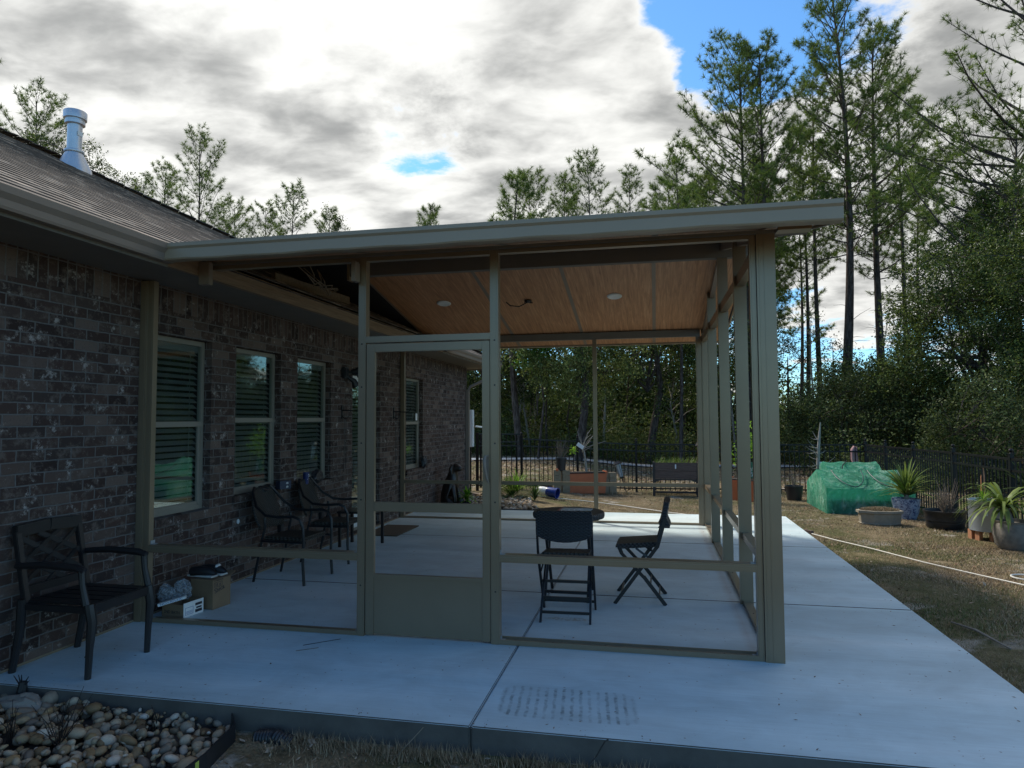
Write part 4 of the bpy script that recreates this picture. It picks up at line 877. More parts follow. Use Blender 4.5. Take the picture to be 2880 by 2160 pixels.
def leaflet(P, size, tint, mat, name, label, flat=.35, kind='stuff', parent=None, asp=.55):
    n = len(P); nrm = unit(np.column_stack([RG.normal(0, flat, (n, 2)), np.ones(n)])) if flat < 5 else unit(RG.normal(size=(n, 3)))
    a = unit(np.cross(nrm, RG.normal(size=(n, 3)))); b_ = np.cross(nrm, a); s = size[:, None]
    v = np.stack([P-a*s*.5, P+b_*s*asp*.5, P+a*s*.5, P-b_*s*asp*.5], 1)
    o = npmesh(name, v.reshape(-1, 3), 4, n, mat, parent, tint=np.repeat(tint, 4)); 
    return meta(o, label, None, kind=kind) if kind else o
x = RG.uniform(-6, 26, 80000); y = RG.uniform(11.3, 31, 80000); yc_ = 20.6+(x+7)*.225-np.maximum(0, x-6)*.16; keep = ((y > 13.2) | (x < .7) | (x > 9)) & ((y < yc_) | (y > yc_+1.3)) & (RG.uniform(size=80000) < .35+.65*patch(x, y, .8)); x, y = x[keep], y[keep]
leaflet(np.column_stack([x, y, zgv(x, y)+.02]), RG.uniform(.035, .095, len(x)), RG.uniform(0, 1, len(x)), m_litter, 'leaf_litter', 'brown fallen leaves and needles covering the woodland floor', .5)
x = RG.uniform(.2, 9, 2600); y = RG.uniform(-2.3, 13, 2600); k = ~inslab(x, y); x, y = x[k], y[k]
leaflet(np.column_stack([x, y, zgv(x, y)+.012]), RG.uniform(.02, .06, len(x)), RG.uniform(0.3, 1, len(x)), m_litter, 'lawn_litter', 'scattered fallen leaves and bark bits on the lawn', .4)
x = RG.uniform(.15, 1.7, 90); y = RG.uniform(-1.1, -.05, 90); k = RG.uniform(size=90) < np.exp(-((x-.55)**2+(y+.25)**2)*4)+.1
leaflet(np.column_stack([x[k], y[k], np.full(k.sum(), .004)]), RG.uniform(.01, .022, k.sum()), RG.uniform(0, .3, k.sum()), m_litter, 'slab_debris', 'crumbs of dark dry debris on the slab near the enclosure corner', .2)
x = np.concatenate([RG.uniform(.2, 5.8, 110), 5.84-np.abs(RG.normal(0, .12, 90)), RG.uniform(.3, 5.8, 60)]); y = np.concatenate([RG.uniform(-1.18, 6.5, 110), RG.uniform(-1.1, 6.5, 90), -1.19+np.abs(RG.normal(0, .08, 60))])
leaflet(np.column_stack([x, y, np.full(len(x), .004)]), RG.uniform(.008, .026, len(x)), RG.uniform(0, .7, len(x)), m_litter, 'slab_debris', 'specks of leaf and grass debris scattered over the slab', .2, asp=.35)
x = RG.uniform(1.8, 6, 1500); y = -1.22-np.abs(RG.normal(0, .35, 1500))
leaflet(np.column_stack([x, y, zgv(x, y)+.008]), RG.uniform(.01, .035, len(x)), RG.uniform(0.2, 1, len(x)), m_litter, 'bark_chips', 'bark chips and broken stalks on the sandy soil in front of the slab', .6, asp=.3)
# path beyond the fence
w = MB(); pv = []; n_ = 40
for i in range(n_+1):
    u = i/n_; x = -7+27*u; yc = 20.6+(x+7)*.225-max(0, x-6)*.16
    for yy in (yc, yc+.45, yc+.9, yc+1.35): pv.append((x, yy, zg(x, yy)+.045))
w.add(pv, [(i*4+j, i*4+j+1, i*4+j+5, i*4+j+4) for i in range(n_) for j in range(3)]); meta(w.build('path', m_path), kind='structure')

# ------------------------------------------------------------ fence
FP = [(.82, 11.21, 0), (2.05, 12.05, 0), (3.44, 12.82, 0), (4.98, 13.05, 0), (6.9, 13.2, 0), (8.9, 13.35, 0)]
FR = [(8.9, 13.35, 0), (8.9, 11.9, 0), (8.9, 10.25, 0), (8.9, 8.42, 0), (8.9, 6.50, 0), (8.9, 4.6, 0), (8.9, 2.7, 0)]
def fence(name, label, pts_, first=True):
    t = thing(name, label, 'fence', (pts_[0][0], pts_[0][1], zg(pts_[0][0], pts_[0][1])))
    pk = MB(); rl = MB()
    for i, (x, y, _) in enumerate(pts_):
        if i == 0 and not first: continue
        z = zg(x, y); w = MB(); w.box(x-.027, y-.027, z-.1, x+.027, y+.027, z+1.27); w.box(x-.036, y-.036, z+1.27, x+.036, y+.036, z+1.285); w.lathe([(.018, 1.285), (.012, 1.295), (.028, 1.315), (.030, 1.33), (.02, 1.35), (0, 1.356)], (x, y, z), 10); w.build('post', m_fence, t)
    for (x0, y0, _), (x1, y1, _) in zip(pts_, pts_[1:]):
        a, c = Vector((x0, y0, zg(x0, y0))), Vector((x1, y1, zg(x1, y1))); u = Vector((0, 0, 1)); l = (c-a).length; n = int(l/.112)
        for h in (1.2, 1.035, .10): rl.bar(a+u*h, c+u*h, .028, .032)
        for k in range(1, n):
            q = a.lerp(c, k/n); pk.box(q.x-.009, q.y-.009, q.z+.05, q.x+.009, q.y+.009, q.z+1.19)
    rl.build('rails', m_fence, t); pk.build('pickets', m_fence, t)
    return t
fence('metal_fence', 'long black metal picket fence across the back of the yard', FP)
fence('metal_fence', 'black metal picket fence running along the right side behind the potted plants', FR, False)
gt = thing('fence_gate', 'black metal gate beside the house corner', 'gate', (.3, 11.0, -.13))
w = MB()
for x, y in ((-.13, 10.72), (-.28, 10.62)): w.box(x-.03, y-.03, -.2, x+.03, y+.03, 1.20)
w.build('gate_post', m_fence, gt); w = MB(); a = Vector((-.10, 10.74, -.13)); c = Vector((.78, 11.18, -.14))
for h in (1.30, 1.12, 1.03, .12): w.bar(a+Vector((0, 0, h)), c+Vector((0, 0, h)), .03, .03)
for k in range(8):
    q = a.lerp(c, (k+.4)/8); w.box(q.x-(.022 if k in (0, 7) else .009), q.y-.009, q.z+.06, q.x+(.022 if k in (0, 7) else .009), q.y+.009, q.z+1.3)
w.build('gate_leaf', m_fence, gt)
w = MB(); w.tube([(8.70, 13.44, .80), (8.66, 13.46, .70), (8.68, 13.46, .50), (8.70, 13.45, .38), (8.72, 13.44, .18)], [.05, .085, .085, .07, .04], 12)
meta(w.build('pink_bundle', m_pink, smooth=True), 'pink quilted cloth bundle hanging behind the fence corner post', 'cloth bundle')

# ------------------------------------------------------------ yard objects
def strap_plant(parent, c, n, L_, w_, mat, seed, droop=1.0, up_=1.0, name='foliage'):
    rg = random.Random(seed); v = []; f = []; tn = []
    for k in range(n):
        a = rg.uniform(0, 2*PI); el = rg.uniform(.15, 1.45)*up_; l = L_*rg.uniform(.7, 1.1); dv = Vector((math.cos(a)*math.cos(el), math.sin(a)*math.cos(el), math.sin(el))); s_ = Vector((-math.sin(a), math.cos(a), 0)); p = Vector(c)+Vector((0, 0, rg.uniform(-.03, .05))); t_ = rg.random(); seg = 6; o = len(v)
        for i in range(seg+1):
            u = i/seg; ww = w_*(.35+.65*math.sin(min(1, u*1.6+.2)*PI/2))*(1-u**3)*.5+.001; v += [p-s_*ww+Vector((0, 0, ww*.3)), p+s_*ww+Vector((0, 0, ww*.3))]; tn += [t_, t_]
            p = p+dv*(l/seg); dv = (dv+Vector((0, 0, -.12*droop*(1+u*1.6)))).normalized()
        for i in range(seg): f.append((o+2*i, o+2*i+1, o+2*i+3, o+2*i+2))
    off = Vector((0, 0, 0)); q = parent
    while q is not None: off += q.location; q = q.parent
    return npmesh(name, [tuple(p-off) for p in v], 4, len(f), mat, parent, tint=np.array(tn), faces=f)
m_yucca = leaf_mat('yucca_leaf', (.045, .095, .022), (.24, .29, .09), .25, .4)
m_dkleaf = leaf_mat('dark_leaf', (.025, .055, .018), (.14, .20, .07), .25)
m_brt = leaf_mat('bright_leaf', (.08, .19, .02), (.30, .46, .07), .45)
m_bpot = Mt('blue_white_glaze', .3, .5); _v = m_bpot.co(); m_bpot.col(m_bpot.ramp(m_bpot.noise(_v, 14, 5, .7, 1.5), [(.44, (.035, .06, .15)), (.52, (.30, .36, .46))])); m_bpot = m_bpot.m

# green grow tunnels
def gm():
    M = Mt('green_mesh_cover', .38, .5); v = M.co(); n = M.noise(v, 3.0, 6, .65, .8); n2 = M.noise(M.co(scale=(1, 1, .6)), 5.5, 6, .65, 1.6); c = M.ramp(M.math('ADD', M.math('MULTIPLY', n, .5), M.math('MULTIPLY', n2, .5)), [(.38, (.02, .24, .14)), (.49, (.10, .46, .29)), (.58, (.42, .74, .55))]); M.col(c); M.bump(n2, 1.0, .22)  # pale end of the ramp paints highlights on the cover folds
    t = M.N('ShaderNodeBsdfTranslucent', {'Color': (.25, .80, .58, 1)}); mx = M.N('ShaderNodeMixShader', {0: .45, 1: M.b.outputs[0], 2: t.outputs[0]}); M.l.new(mx.outputs[0], M.n['Material Output'].inputs[0]); return M.m
m_green = gm()
from mathutils import noise as mnoise
def cover(poly, x0, x1, n, sag, seed, yz_amp=.02, endcap=True):
    v = []; f = []; dense = []
    for (a, b_), (c, d) in zip(poly, poly[1:]):
        for k in range(8): dense.append((a+(c-a)*k/8, b_+(d-b_)*k/8))
    dense.append(poly[-1]); m_ = len(dense)
    for i in range(n+1):
        u = i/n; x = x0+(x1-x0)*u; sg = sag*math.sin((u*3 % 1)*PI)
        for (y, z) in dense:
            nz = mnoise.noise(Vector((x*2.2, y*2.2, z*2.2+seed)))*yz_amp+mnoise.noise(Vector((x*6, y*6, z*6+seed)))*yz_amp*.4; zb = poly[0][1]
            v.append((x+nz*.3, y+nz, z-sg*max(0, (z-zb))/.7+nz*(z > zb+.05)))
    for i in range(n):
        for j in range(m_-1): f.append((i*m_+j, i*m_+j+1, (i+1)*m_+j+1, (i+1)*m_+j))
    if endcap: f.append(tuple(range(m_))); f.append(tuple(n*m_+k for k in reversed(range(m_))))
    return MB().add(v, f)
gh = thing('grow_tunnel', 'front green mesh covered grow tunnel with sloping sides on the lawn', 'garden tunnel', (7.1, 9.4, -.31))
zb = -.31
cover([(9.38, zb), (9.38, zb+.48), (10.15, zb+.80), (11.05, zb+.46), (11.1, zb)], 7.08, 8.62, 40, .03, 1, .03).build('cover', m_green, gh, smooth=True)
w = MB()
for xc in (7.62, 8.28):
    pts_ = []
    for k in range(13):
        t = -1+2*k/12; pts_.append((xc+.27*math.sin(t*PI/2)*(1 if abs(t) < 1 else 1), 9.40+(.62*abs(t)**1.6), zb+.50+(.27*abs(t)**1.6)))
    w.tube([(p[0]-.03, p[1]-.02, p[2]+.012) for p in pts_], .012, 6)
w.build('zip_piping', plain('dark_teal_piping', (.01, .07, .06), .5), gh, smooth=True)
w = MB(); w.box(7.10, 9.44, zb, 8.60, 9.47, zb+.28); w.box(7.12, 11.0, zb, 8.60, 11.03, zb+.28); w.build('inner_bed_board', m_plank, gh)
g2 = thing('grow_tunnel', 'rear rounded green grow tunnel with pale sunlit top behind the front one', 'garden tunnel', (7.7, 11.6, -.34))
arc = [(11.45+.65*(1-math.cos(k/8*PI)), -.34+.86*math.sin(k/8*PI)**.8) for k in range(9)]
cover(arc, 7.65, 9.0 if False else 8.75, 20, .02, 5, .02).build('cover', m_green, g2, smooth=True)
w = MB(); w.tube([(7.85, 11.5, .2), (7.98, 11.75, .46), (8.15, 12.1, .53)], .012, 6); w.build('hoop_pipe', m_blackp, g2)

oc = thing('octagonal_planter', 'low octagonal cast stone planter topped with dry moss', 'planter', (7.62, 8.12, -.30))
MB().lathe([(.30, 0), (.315, .02), (.30, .03), (.315, .185), (.345, .195), (.345, .235), (.30, .24), (.29, .21), (.0, .21)], (7.62, 8.12, -.30), 8, 1.1, .62, PI/8).build('bowl', m_planter, oc)
n_ = 4200; a = RG.uniform(0, 2*PI, n_); r = np.sqrt(RG.uniform(0, 1, n_))*.28; P = np.column_stack([7.62+r*np.cos(a)*1.1, 8.12+r*np.sin(a)*.62, -.085+.04*np.cos(r/.28*1.4)]); o = blades('dry_growth', None, P-np.array([7.62, 8.12, -.30]), .045, .006, m_grass, RG.uniform(.2, .8, n_), 1.0); o.parent = oc
bp = thing('yucca_pot', 'blue and white glazed pot holding a spiky yucca beside the green tunnel', 'potted plant', (8.32, 8.98, -.31))
MB().lathe([(.16, 0), (.20, .12), (.23, .30), (.235, .36), (.21, .36), (.205, .33), (0, .33)], (8.32, 8.98, -.31), 24).build('pot', m_bpot, bp, smooth=True)
strap_plant(bp, (8.32, 8.95, .10), 120, .62, .05, m_yucca, 4, .9)
MB().tube([(8.32, 8.96, .0), (8.32, 8.95, .12)], .04, 8).build('stem', m_greyt, bp)
bt = thing('black_tub', 'wide black plastic tub with bare brown stems', 'planter', (8.52, 7.85, -.30))
MB().lathe([(.25, 0), (.27, .03), (.275, .12), (.29, .13), (.295, .24), (.31, .26), (.315, .29), (.29, .29), (.285, .24), (0, .24)], (8.52, 7.85, -.30), 32).build('tub', m_blackp, bt, smooth=True)
stems('bare_stems', None, None, (8.52, 7.85, -.04), 60, .40, .22, m_twig, 5, .004, bt); stems('bare_stems', None, None, (8.6, 7.85, -.04), 14, .66, .25, m_twig, 6, .004, bt)
tk = thing('steel_tank_planter', 'galvanised steel tank planter standing on upright bricks', 'planter', (9.02, 7.05, -.18)) if False else thing('steel_tank_planter', 'galvanised steel tank planter standing on upright bricks', 'planter', (8.66, 6.72, -.155))
MB().lathe([(.37, 0), (.375, .42), (.385, .43), (.385, .445), (.365, .445), (.36, .38), (0, .38)], (8.72, 6.78, -.155), 40, .72, .72).build('tank', m_zinc, tk, smooth=True)
MB().box(8.56, 6.53, .08, 8.585, 6.545, .16).build('handle', m_white, tk)
strap_plant(tk, (8.62, 6.75, .23), 60, .22, .012, m_brt, 8, .5)
for k, (x, y, rz) in enumerate(((8.50, 6.86, .2), (8.53, 6.70, .3), (8.66, 6.58, 0), (8.74, 6.57, .1), (8.84, 6.62, .2), (8.62, 6.98, .1), (8.85, 6.95, .1))):
    w = MB(); M = Matrix.Translation((x, y, -.31)) @ Matrix.Rotation(rz, 4, 'Z'); w.box(-.028, -.045, 0, .028, .045, .153, M); meta(w.build('brick', m_brickred, bevel=.004), 'orange brick standing on end under the steel tank', 'brick', 'bricks under the steel tank')
rp_ = thing('yucca_pot', 'rough grey stone pot with drooping yucca at the right edge of the yard', 'potted plant', (8.66, 5.98, -.29))
MB().lathe([(.17, 0), (.22, .06), (.245, .20), (.24, .33), (.225, .36), (.235, .39), (.21, .39), (.20, .35), (0, .35)], (8.66, 5.98, -.29), 28).build('pot', m_pot, rp_, smooth=True)
strap_plant(rp_, (8.55, 5.98, .24), 95, .70, .045, m_yucca, 12, 1.7, .75); MB().tube([(8.62, 5.98, .06), (8.57, 5.98, .26)], .05, 8).build('stem', m_greyt, rp_)
yq = thing('yucca_pot', 'tall upright dark green yucca behind the drooping one', 'potted plant', (9.15, 6.5, -.30)); MB().lathe([(.17, 0), (.2, .3), (.18, .3), (0, .28)], (9.15, 6.5, -.30), 20).build('pot', m_blackp, yq); strap_plant(yq, (9.15, 6.45, .42), 70, .55, .035, m_dkleaf, 21, .4, 1.0); MB().tube([(9.15, 6.5, -.02), (9.15, 6.45, .45)], .04, 8).build('stem', m_greyt, yq)
w = MB(); w.tube([(8.99, 7.6, -.3), (9.0, 7.62, .2), (8.99, 7.6, .55), (9.0, 7.6, .70)], [.03, .035, .03, .006], 6); meta(w.build('rusty_stalk', m_brickred), 'rust coloured dead flower stalk standing against the right fence', 'plant')

rb = thing('raised_planter', 'raised wooden plank planter on dark legs growing green shoots', 'planter', (4.35, 12.4, -.34)); z0 = -.34; xa, xb, ya, yb = 3.84, 4.92, 12.05, 12.50
w = MB(); w.box(xa+.06, ya, z0+.42, xb-.06, ya+.02, z0+.60); w.box(xa+.06, ya, z0+.605, xb-.06, ya+.02, z0+.80); w.box(xa+.02, ya+.03, z0+.42, xa+.04, yb, z0+.80); w.box(xb-.04, ya+.03, z0+.42, xb-.02, yb, z0+.80); w.box(xa+.06, yb, z0+.42, xb-.06, yb+.02, z0+.80); w.build('planks', m_plank, rb, bevel=.003)
for x in (xa, xb-.06):
    for y in (ya-.01, yb-.04): MB().box(x, y, z0-.02, x+.06, y+.06, z0+.81).build('leg', m_blackp, rb, bevel=.004)
w = MB(); w.prism([(xa+.06, z0+.34), (xa+.2, z0+.385), (xb-.2, z0+.385), (xb-.06, z0+.34), (xb-.06, z0+.415), (xa+.06, z0+.415)], ya+.005, ya+.03, 'y'); w.box(xa+.06, ya+.22, z0+.06, xb-.06, ya+.26, z0+.10); w.build('frame', m_blackp, rb)
MB().box(xa+.04, ya+.02, z0+.70, xb-.04, yb, z0+.76).build('soil', m_soil, rb); MB().box(4.36, ya-.006, z0+.66, 4.39, ya-.001, z0+.76).build('gauge', m_white, rb, bevel=.002)
P = np.column_stack([RG.uniform(xa+.06, xb-.06, 700), RG.uniform(ya+.04, yb-.04, 700), np.full(700, z0+.76)])[:260]; o = blades('shoots', None, P-np.array(rb.location), .17, .014, m_yucca, RG.uniform(0, .8, 260), 1.2); o.parent = rb

def orange_planter(loc, label, w_=.95, d=.35, h=.52):
    t = thing('terracotta_planter', label, 'planter', loc); w = MB()
    w.prism([(-w_/2+.04, 0), (w_/2-.04, 0), (w_/2, h-.08), (w_/2+.02, h-.08), (w_/2+.02, h), (w_/2-.02, h), (w_/2-.03, h-.05), (-w_/2+.03, h-.05), (-w_/2+.02, h), (-w_/2-.02, h), (-w_/2-.02, h-.08), (-w_/2, h-.08)], -d/2, d/2, 'y')
    w.build('trough', m_orange, t, local=True, bevel=.006); MB().box(-w_/2+.03, -d/2+.02, h-.05, w_/2-.03, d/2-.02, h-.02).build('soil', m_soil, t, local=True); return t
z0 = zg(2.25, 11.7); op = orange_planter((2.27, 11.75, z0), 'long terracotta planter with a bare tagged sapling standing by concrete blocks'); op.rotation_euler = (0, 0, R_(18))
dt = thing('bare_sapling', 'bare twisted sapling with white tag growing from the long terracotta planter', 'tree', (2.3, 11.76, z0+.5))
w = MB(); w.tube([(2.29, 11.76, z0+.46), (2.27, 11.76, z0+.75), (2.24, 11.76, z0+.98), (2.16, 11.76, z0+1.12)], [.028, .025, .02, .012], 8); rg = random.Random(3)
for k in range(13):
    a = rg.uniform(-2.6, .5); b0 = Vector((2.20, 11.76, z0+1.0+rg.uniform(-.05, .12))); d = Vector((math.cos(a)*rg.uniform(.1, .4), rg.uniform(-.2, .2), rg.uniform(.1, .5))); w.tube([b0, b0+d*.5+Vector((0, 0, rg.uniform(-.03, .06))), b0+d], [.009, .006, .003], 5)
w.tube([(2.2, 11.76, z0+1.05), (2.5, 11.7, z0+1.15), (2.78, 11.68, z0+1.24)], [.01, .008, .004], 5); w.build('trunk', m_greyt, dt)
M = Matrix.Translation((2.16, 11.68, z0+1.12)) @ Matrix.Rotation(R_(35), 4, 'Y'); MB().box(-.09, -.004, -.045, .09, .004, .045, M).build('tag', m_white, dt)
leaflet(np.array([(2.0, 11.7, z0+1.02)])+RG.normal(0, .045, (60, 3))-np.array(dt.location), RG.uniform(.04, .07, 60), RG.uniform(.3, 1, 60), m_brt, 'leaves', None, 9, None, dt)
for k, (x, y) in enumerate(((1.62, 11.45), (1.82, 11.50), (2.70, 11.95), (2.88, 12.02))):
    w = MB(); zz0 = zg(x, y); M = Matrix.Translation((x, y, zz0)) @ Matrix.Rotation(R_(18), 4, 'Z'); w.box(-.09, -.09, 0, .09, .09, .19, M); w.box(-.088, -.088, .195, .092, .088, .39, M); w.box(-.09, -.09, .395, .09, .09, .52, M); meta(w.build('concrete_block', m_block, bevel=.006), 'stacked tan concrete blocks left of the long terracotta planter' if k < 2 else 'stacked tan concrete blocks right of the long terracotta planter', 'concrete blocks', 'block stacks beside the terracotta planter')
kp = thing('plant_pot', 'black nursery pot of brown twigs on top of the concrete blocks', 'potted plant', (1.72, 11.48, z0+.54)); MB().lathe([(.10, 0), (.125, .27), (.135, .275), (.135, .30), (.12, .30), (.115, .26), (0, .26)], (1.72, 11.48, z0+.54), 20).build('pot', m_blackp, kp, smooth=True)
stems('bare_stems', None, None, (1.72, 11.48, z0+.80), 34, .60, .25, m_twig, 9, .004, kp)
w = MB(); w.lathe([(0, 0), (.03, .01), (.038, .035), (.028, .06), (0, .07)], (1.64, 11.38, z0+.53), 12); meta(w.build('clay_ball', m_orange, smooth=True), 'small orange clay ball on the concrete blocks', 'ball')
z1 = zg(5.85, 11.5); o2 = orange_planter((5.86, 11.5, z1), 'terracotta planter with a lime sapling, half hidden behind the enclosure posts', .75, .4, .50); o2.rotation_euler = (0, 0, R_(-35))
lt = thing('lime_tree', 'young leafy lime tree wearing a green label sleeve in the right terracotta planter', 'tree', (5.98, 11.4, z1+.45)); MB().tube([(5.98, 11.4, z1+.45), (5.97, 11.4, z1+1.0), (5.99, 11.4, z1+1.5)], [.016, .013, .006], 6).build('trunk', m_greyt, lt)
MB().lathe([(.055, .0), (.07, .18), (.055, .36)], (5.98, 11.39, z1+.50), 14).build('label_sleeve', plain('dark_green_label', (.01, .09, .04), .5), lt, smooth=True)
text('LIME', .10, m_white, lt, Matrix.Translation((-.0+.03, -.085, .10)) @ Matrix.Rotation(PI/2, 4, 'X') @ Matrix.Rotation(PI/2, 4, 'Z'))
cpt = np.array([(5.98, 11.4, z1+1.28)])+RG.normal(0, 1, (420, 3))*np.array([.15, .13, .20]); leaflet(cpt-np.array(lt.location), RG.uniform(.05, .09, 420), RG.uniform(.1, 1, 420), m_brt, 'leaves', None, 9, None, lt)
cpt = np.array([(5.62, 11.4, z1+.95)])+RG.normal(0, 1, (70, 3))*np.array([.07, .06, .12]); leaflet(cpt-np.array(lt.location), RG.uniform(.04, .08, 70), RG.uniform(.1, 1, 70), m_brt, 'leaves', None, 9, None, lt)
def lantern(loc, tilt, label, s=1.0):
    t = thing('solar_lantern', label, 'lantern', loc); M = Matrix.Rotation(tilt, 4, 'Y')
    def tr(w): w.v = [tuple(M @ Vector(p)) for p in w.v]; return w
    tr(MB().tube([(0, 0, -.02), (0, 0, .36*s)], .012, 8)).build('stake', m_black, t, local=True)
    tr(MB().lathe([(.045, .36*s), (.075, .66*s)], n=6)).build('glass_body', plain('frosted_panel', (.36, .42, .42), .2), t, local=True)
    w = MB()
    for k in range(6): a = k*PI/3; w.bar((.047*math.cos(a), .047*math.sin(a), .36*s), (.078*math.cos(a), .078*math.sin(a), .66*s), .008, .008)
    w.lathe([(.05, .33*s), (.052, .37*s)], n=6); w.lathe([(.11, .655*s), (.115, .67*s), (.075, .71*s), (.07, .72*s)], n=6); tr(w).build('cage', m_black, t, local=True); return t
lantern((3.20, 12.55, zg(3.2, 12.5)), R_(-17), 'leaning black solar lantern stuck in the lawn before the fence', 1.12)
lantern((5.1, 12.4, zg(5.1, 12.4)+.25), R_(-8), 'black solar lantern mostly hidden behind the far corner post', 1.45)
bk = thing('fallen_pot', 'blue and white ceramic pot lying on its side in the grass', 'pot', (1.55, 10.15, -.15)); M = Matrix.Translation((1.62, 10.1, -.06)) @ Matrix.Rotation(R_(-20), 4, 'Z') @ Matrix.Rotation(R_(97), 4, 'Y')
w = MB().lathe([(.10, -.02), (.105, 0), (.105, .19), (.12, .20), (.12, .23), (.10, .23), (.09, .05), (0, .05)], n=20); w.v = [tuple(M @ Vector(p)) for p in w.v]; w.build('pot_body', plain('cobalt_glaze', (.015, .04, .20), .25, .4, 20), bk, smooth=True)
w = MB().lathe([(0, -.30), (.04, -.29), (.075, -.24), (.09, -.12), (.08, -.021), (0, -.02)], n=20); w.v = [tuple(M @ Vector(p)) for p in w.v]; w.build('white_base', m_white, bk, smooth=True)
kp2 = thing('plant_pot', 'black nursery pot with bare stems left of the green tunnel', 'potted plant', (6.95, 11.75, -.34)); MB().lathe([(.15, 0), (.19, .30), (.20, .305), (.20, .33), (.18, .33), (.17, .28), (0, .28)], (6.95, 11.75, -.34), 22).build('pot', m_blackp, kp2, smooth=True); stems('bare_stems', None, None, (6.95, 11.75, -.06), 10, .42, .14, m_twig, 19, .005, kp2)
ds_ = thing('bare_sapling', 'leafless pale sapling behind the green tunnel', 'tree', (7.62, 12.55, -.34)); w = MB(); w.tube([(7.62, 12.55, -.34), (7.64, 12.55, .4), (7.68, 12.55, 1.02), (7.72, 12.55, 1.40)], [.045, .04, .032, .012], 8)
for k in range(16): a = rg.uniform(0, 2*PI); b0 = Vector((7.66, 12.55, rg.uniform(.3, 1.0))); d = Vector((math.cos(a)*.38, math.sin(a)*.2, rg.uniform(-.05, .4)))*rg.uniform(.4, 1); w.tube([b0, b0+d*.6+Vector((0, 0, -.02)), b0+d], [.012, .007, .003], 5)
w.build('trunk', m_greyt, ds_); MB().box(7.66, 12.50, .30, 7.78, 12.51, .48).build('tag', m_white, ds_)
w = MB(); w.tube([(1.2, 10.25, zg(1.2, 10.2)+.02), (1.77, 10.06, -.19), (2.3, 10.1, -.235), (2.61, 10.05, -.255), (3.22, 9.75, -.285), (4.07, 9.01, -.295), (4.6, 8.6, -.295), (5.3, 7.7, -.285), (5.9, 7.1, -.28)], .010, 6)
meta(w.build('garden_hose', m_rope, smooth=True), 'white cord snaking over the lawn behind the enclosure', 'cord')
hpts = [(6.25, 6.76), (6.44, 6.24), (6.74, 5.54), (7.04, 4.55), (7.3, 3.87), (7.52, 3.32), (7.7, 2.9), (8.1, 2.3)]
meta(MB().tube([(x, y, zg(x, y)+.022) for x, y in hpts], .0085, 6).build('garden_hose', m_rope, smooth=True), 'white cord running across the lawn right of the slab', 'cord')
w = MB(); w.tube([(7.75+.14*math.cos(t/10*PI+.8), 3.75+.14*math.sin(t/10*PI+.8), zg(7.7, 3.7)+.025) for t in range(17)], .009, 6); meta(w.build('garden_hose', m_rope, smooth=True), 'curled loop of white cord at the right edge of the lawn', 'cord')
w = MB(); w.bar((6.27, 6.83, zg(6.2, 6.8)+.03), (6.17, 6.96, zg(6.2, 6.8)+.03), .06, .05); meta(w.build('cord_end', m_plank), 'dark plug where the white cord starts by the slab corner', 'plug')
w = MB(); w.tube([(6.32, .95, zg(6.3, 1)+.02), (6.26, 1.35, zg(6.3, 1)+.03), (6.20, 1.62, zg(6.3, 1.4)+.015)], [.006, .011, .007], 6); meta(w.build('fallen_stick', m_greyt), 'grey fallen stick on the grass right of the slab', 'stick')
# shrubs in the stone bed
for k, (x, y, n_, l_, mt, lab) in enumerate(((.95, 9.45, 150, .60, m_yucca, 'bushy strap leaved shrub in the stones near the gate'), (1.45, 9.4, 60, .38, m_dkleaf, 'small dark grassy plant at the right end of the stones'), (.60, 9.2, 110, .45, m_dkleaf, 'dark shrub in the stones beside the downspout'))):
    t = thing('garden_shrub', lab, 'shrub', (x, y, zg(x, y))); strap_plant(t, (x, y, zg(x, y)+.04), n_, l_, .02, mt, 40+k, .8); 
    if k != 1: strap_plant(t, (x+.12, y, zg(x, y)+.16), n_//2, l_*.8, .022, m_brt if k == 0 else m_yucca, 60+k, .6, name='new_growth')
# sitting dog statue holding a pot
dg = thing('dog_statue', 'dark brown sitting dog statue beside the brick wall', 'statue', (.26, 7.35, -.14)); dg.scale = (1.12, 1.12, 1.2)
def skin(name, verts, edges, radii, mat, parent, sub=2):
    me = bpy.data.meshes.new(name); me.from_pydata(verts, edges, []); me.materials.append(mat); o = bpy.data.objects.new(name, me); COL.objects.link(o); o.parent = parent
    md = o.modifiers.new('skin', 'SKIN'); md.use_smooth_shade = True
    for i, r in enumerate(radii): me.skin_vertices[0].data[i].radius = (r, r) if isinstance(r, (int, float)) else r
    me.skin_vertices[0].data[0].use_root = True
    s = o.modifiers.new('smooth', 'SUBSURF'); s.levels = s.render_levels = sub; return o
V = [(-.06, .02, .14), (-.03, 0, .26), (.02, -.02, .40), (.04, -.03, .52), (.06, -.04, .62), (.10, -.05, .665), (.165, -.075, .645), (.215, -.09, .632),
     (.05, -.10, .40), (.10, -.12, .22), (.12, -.13, .04), (.17, -.15, .02), (.07, .05, .40), (.12, .05, .22), (.14, .04, .04), (.20, .03, .02),
     (.02, -.14, .12), (.12, -.17, .05), (.02, .14, .12), (.13, .13, .05), (-.16, .05, .05), (-.22, .12, .04)]
Ed = [(0, 1), (1, 2), (2, 3), (3, 4), (4, 5), (5, 6), (6, 7), (2, 8), (8, 9), (9, 10), (10, 11), (2, 12), (12, 13), (13, 14), (14, 15), (0, 16), (16, 17), (0, 18), (18, 19), (0, 20), (20, 21)]
Rd = [.14, .135, .12, .085, .075, .085, .05, .036, .055, .04, .032, .03, .055, .04, .032, .03, .085, .035, .085, .035, .04, .02]
skin('body', V, Ed, Rd, m_dog, dg)
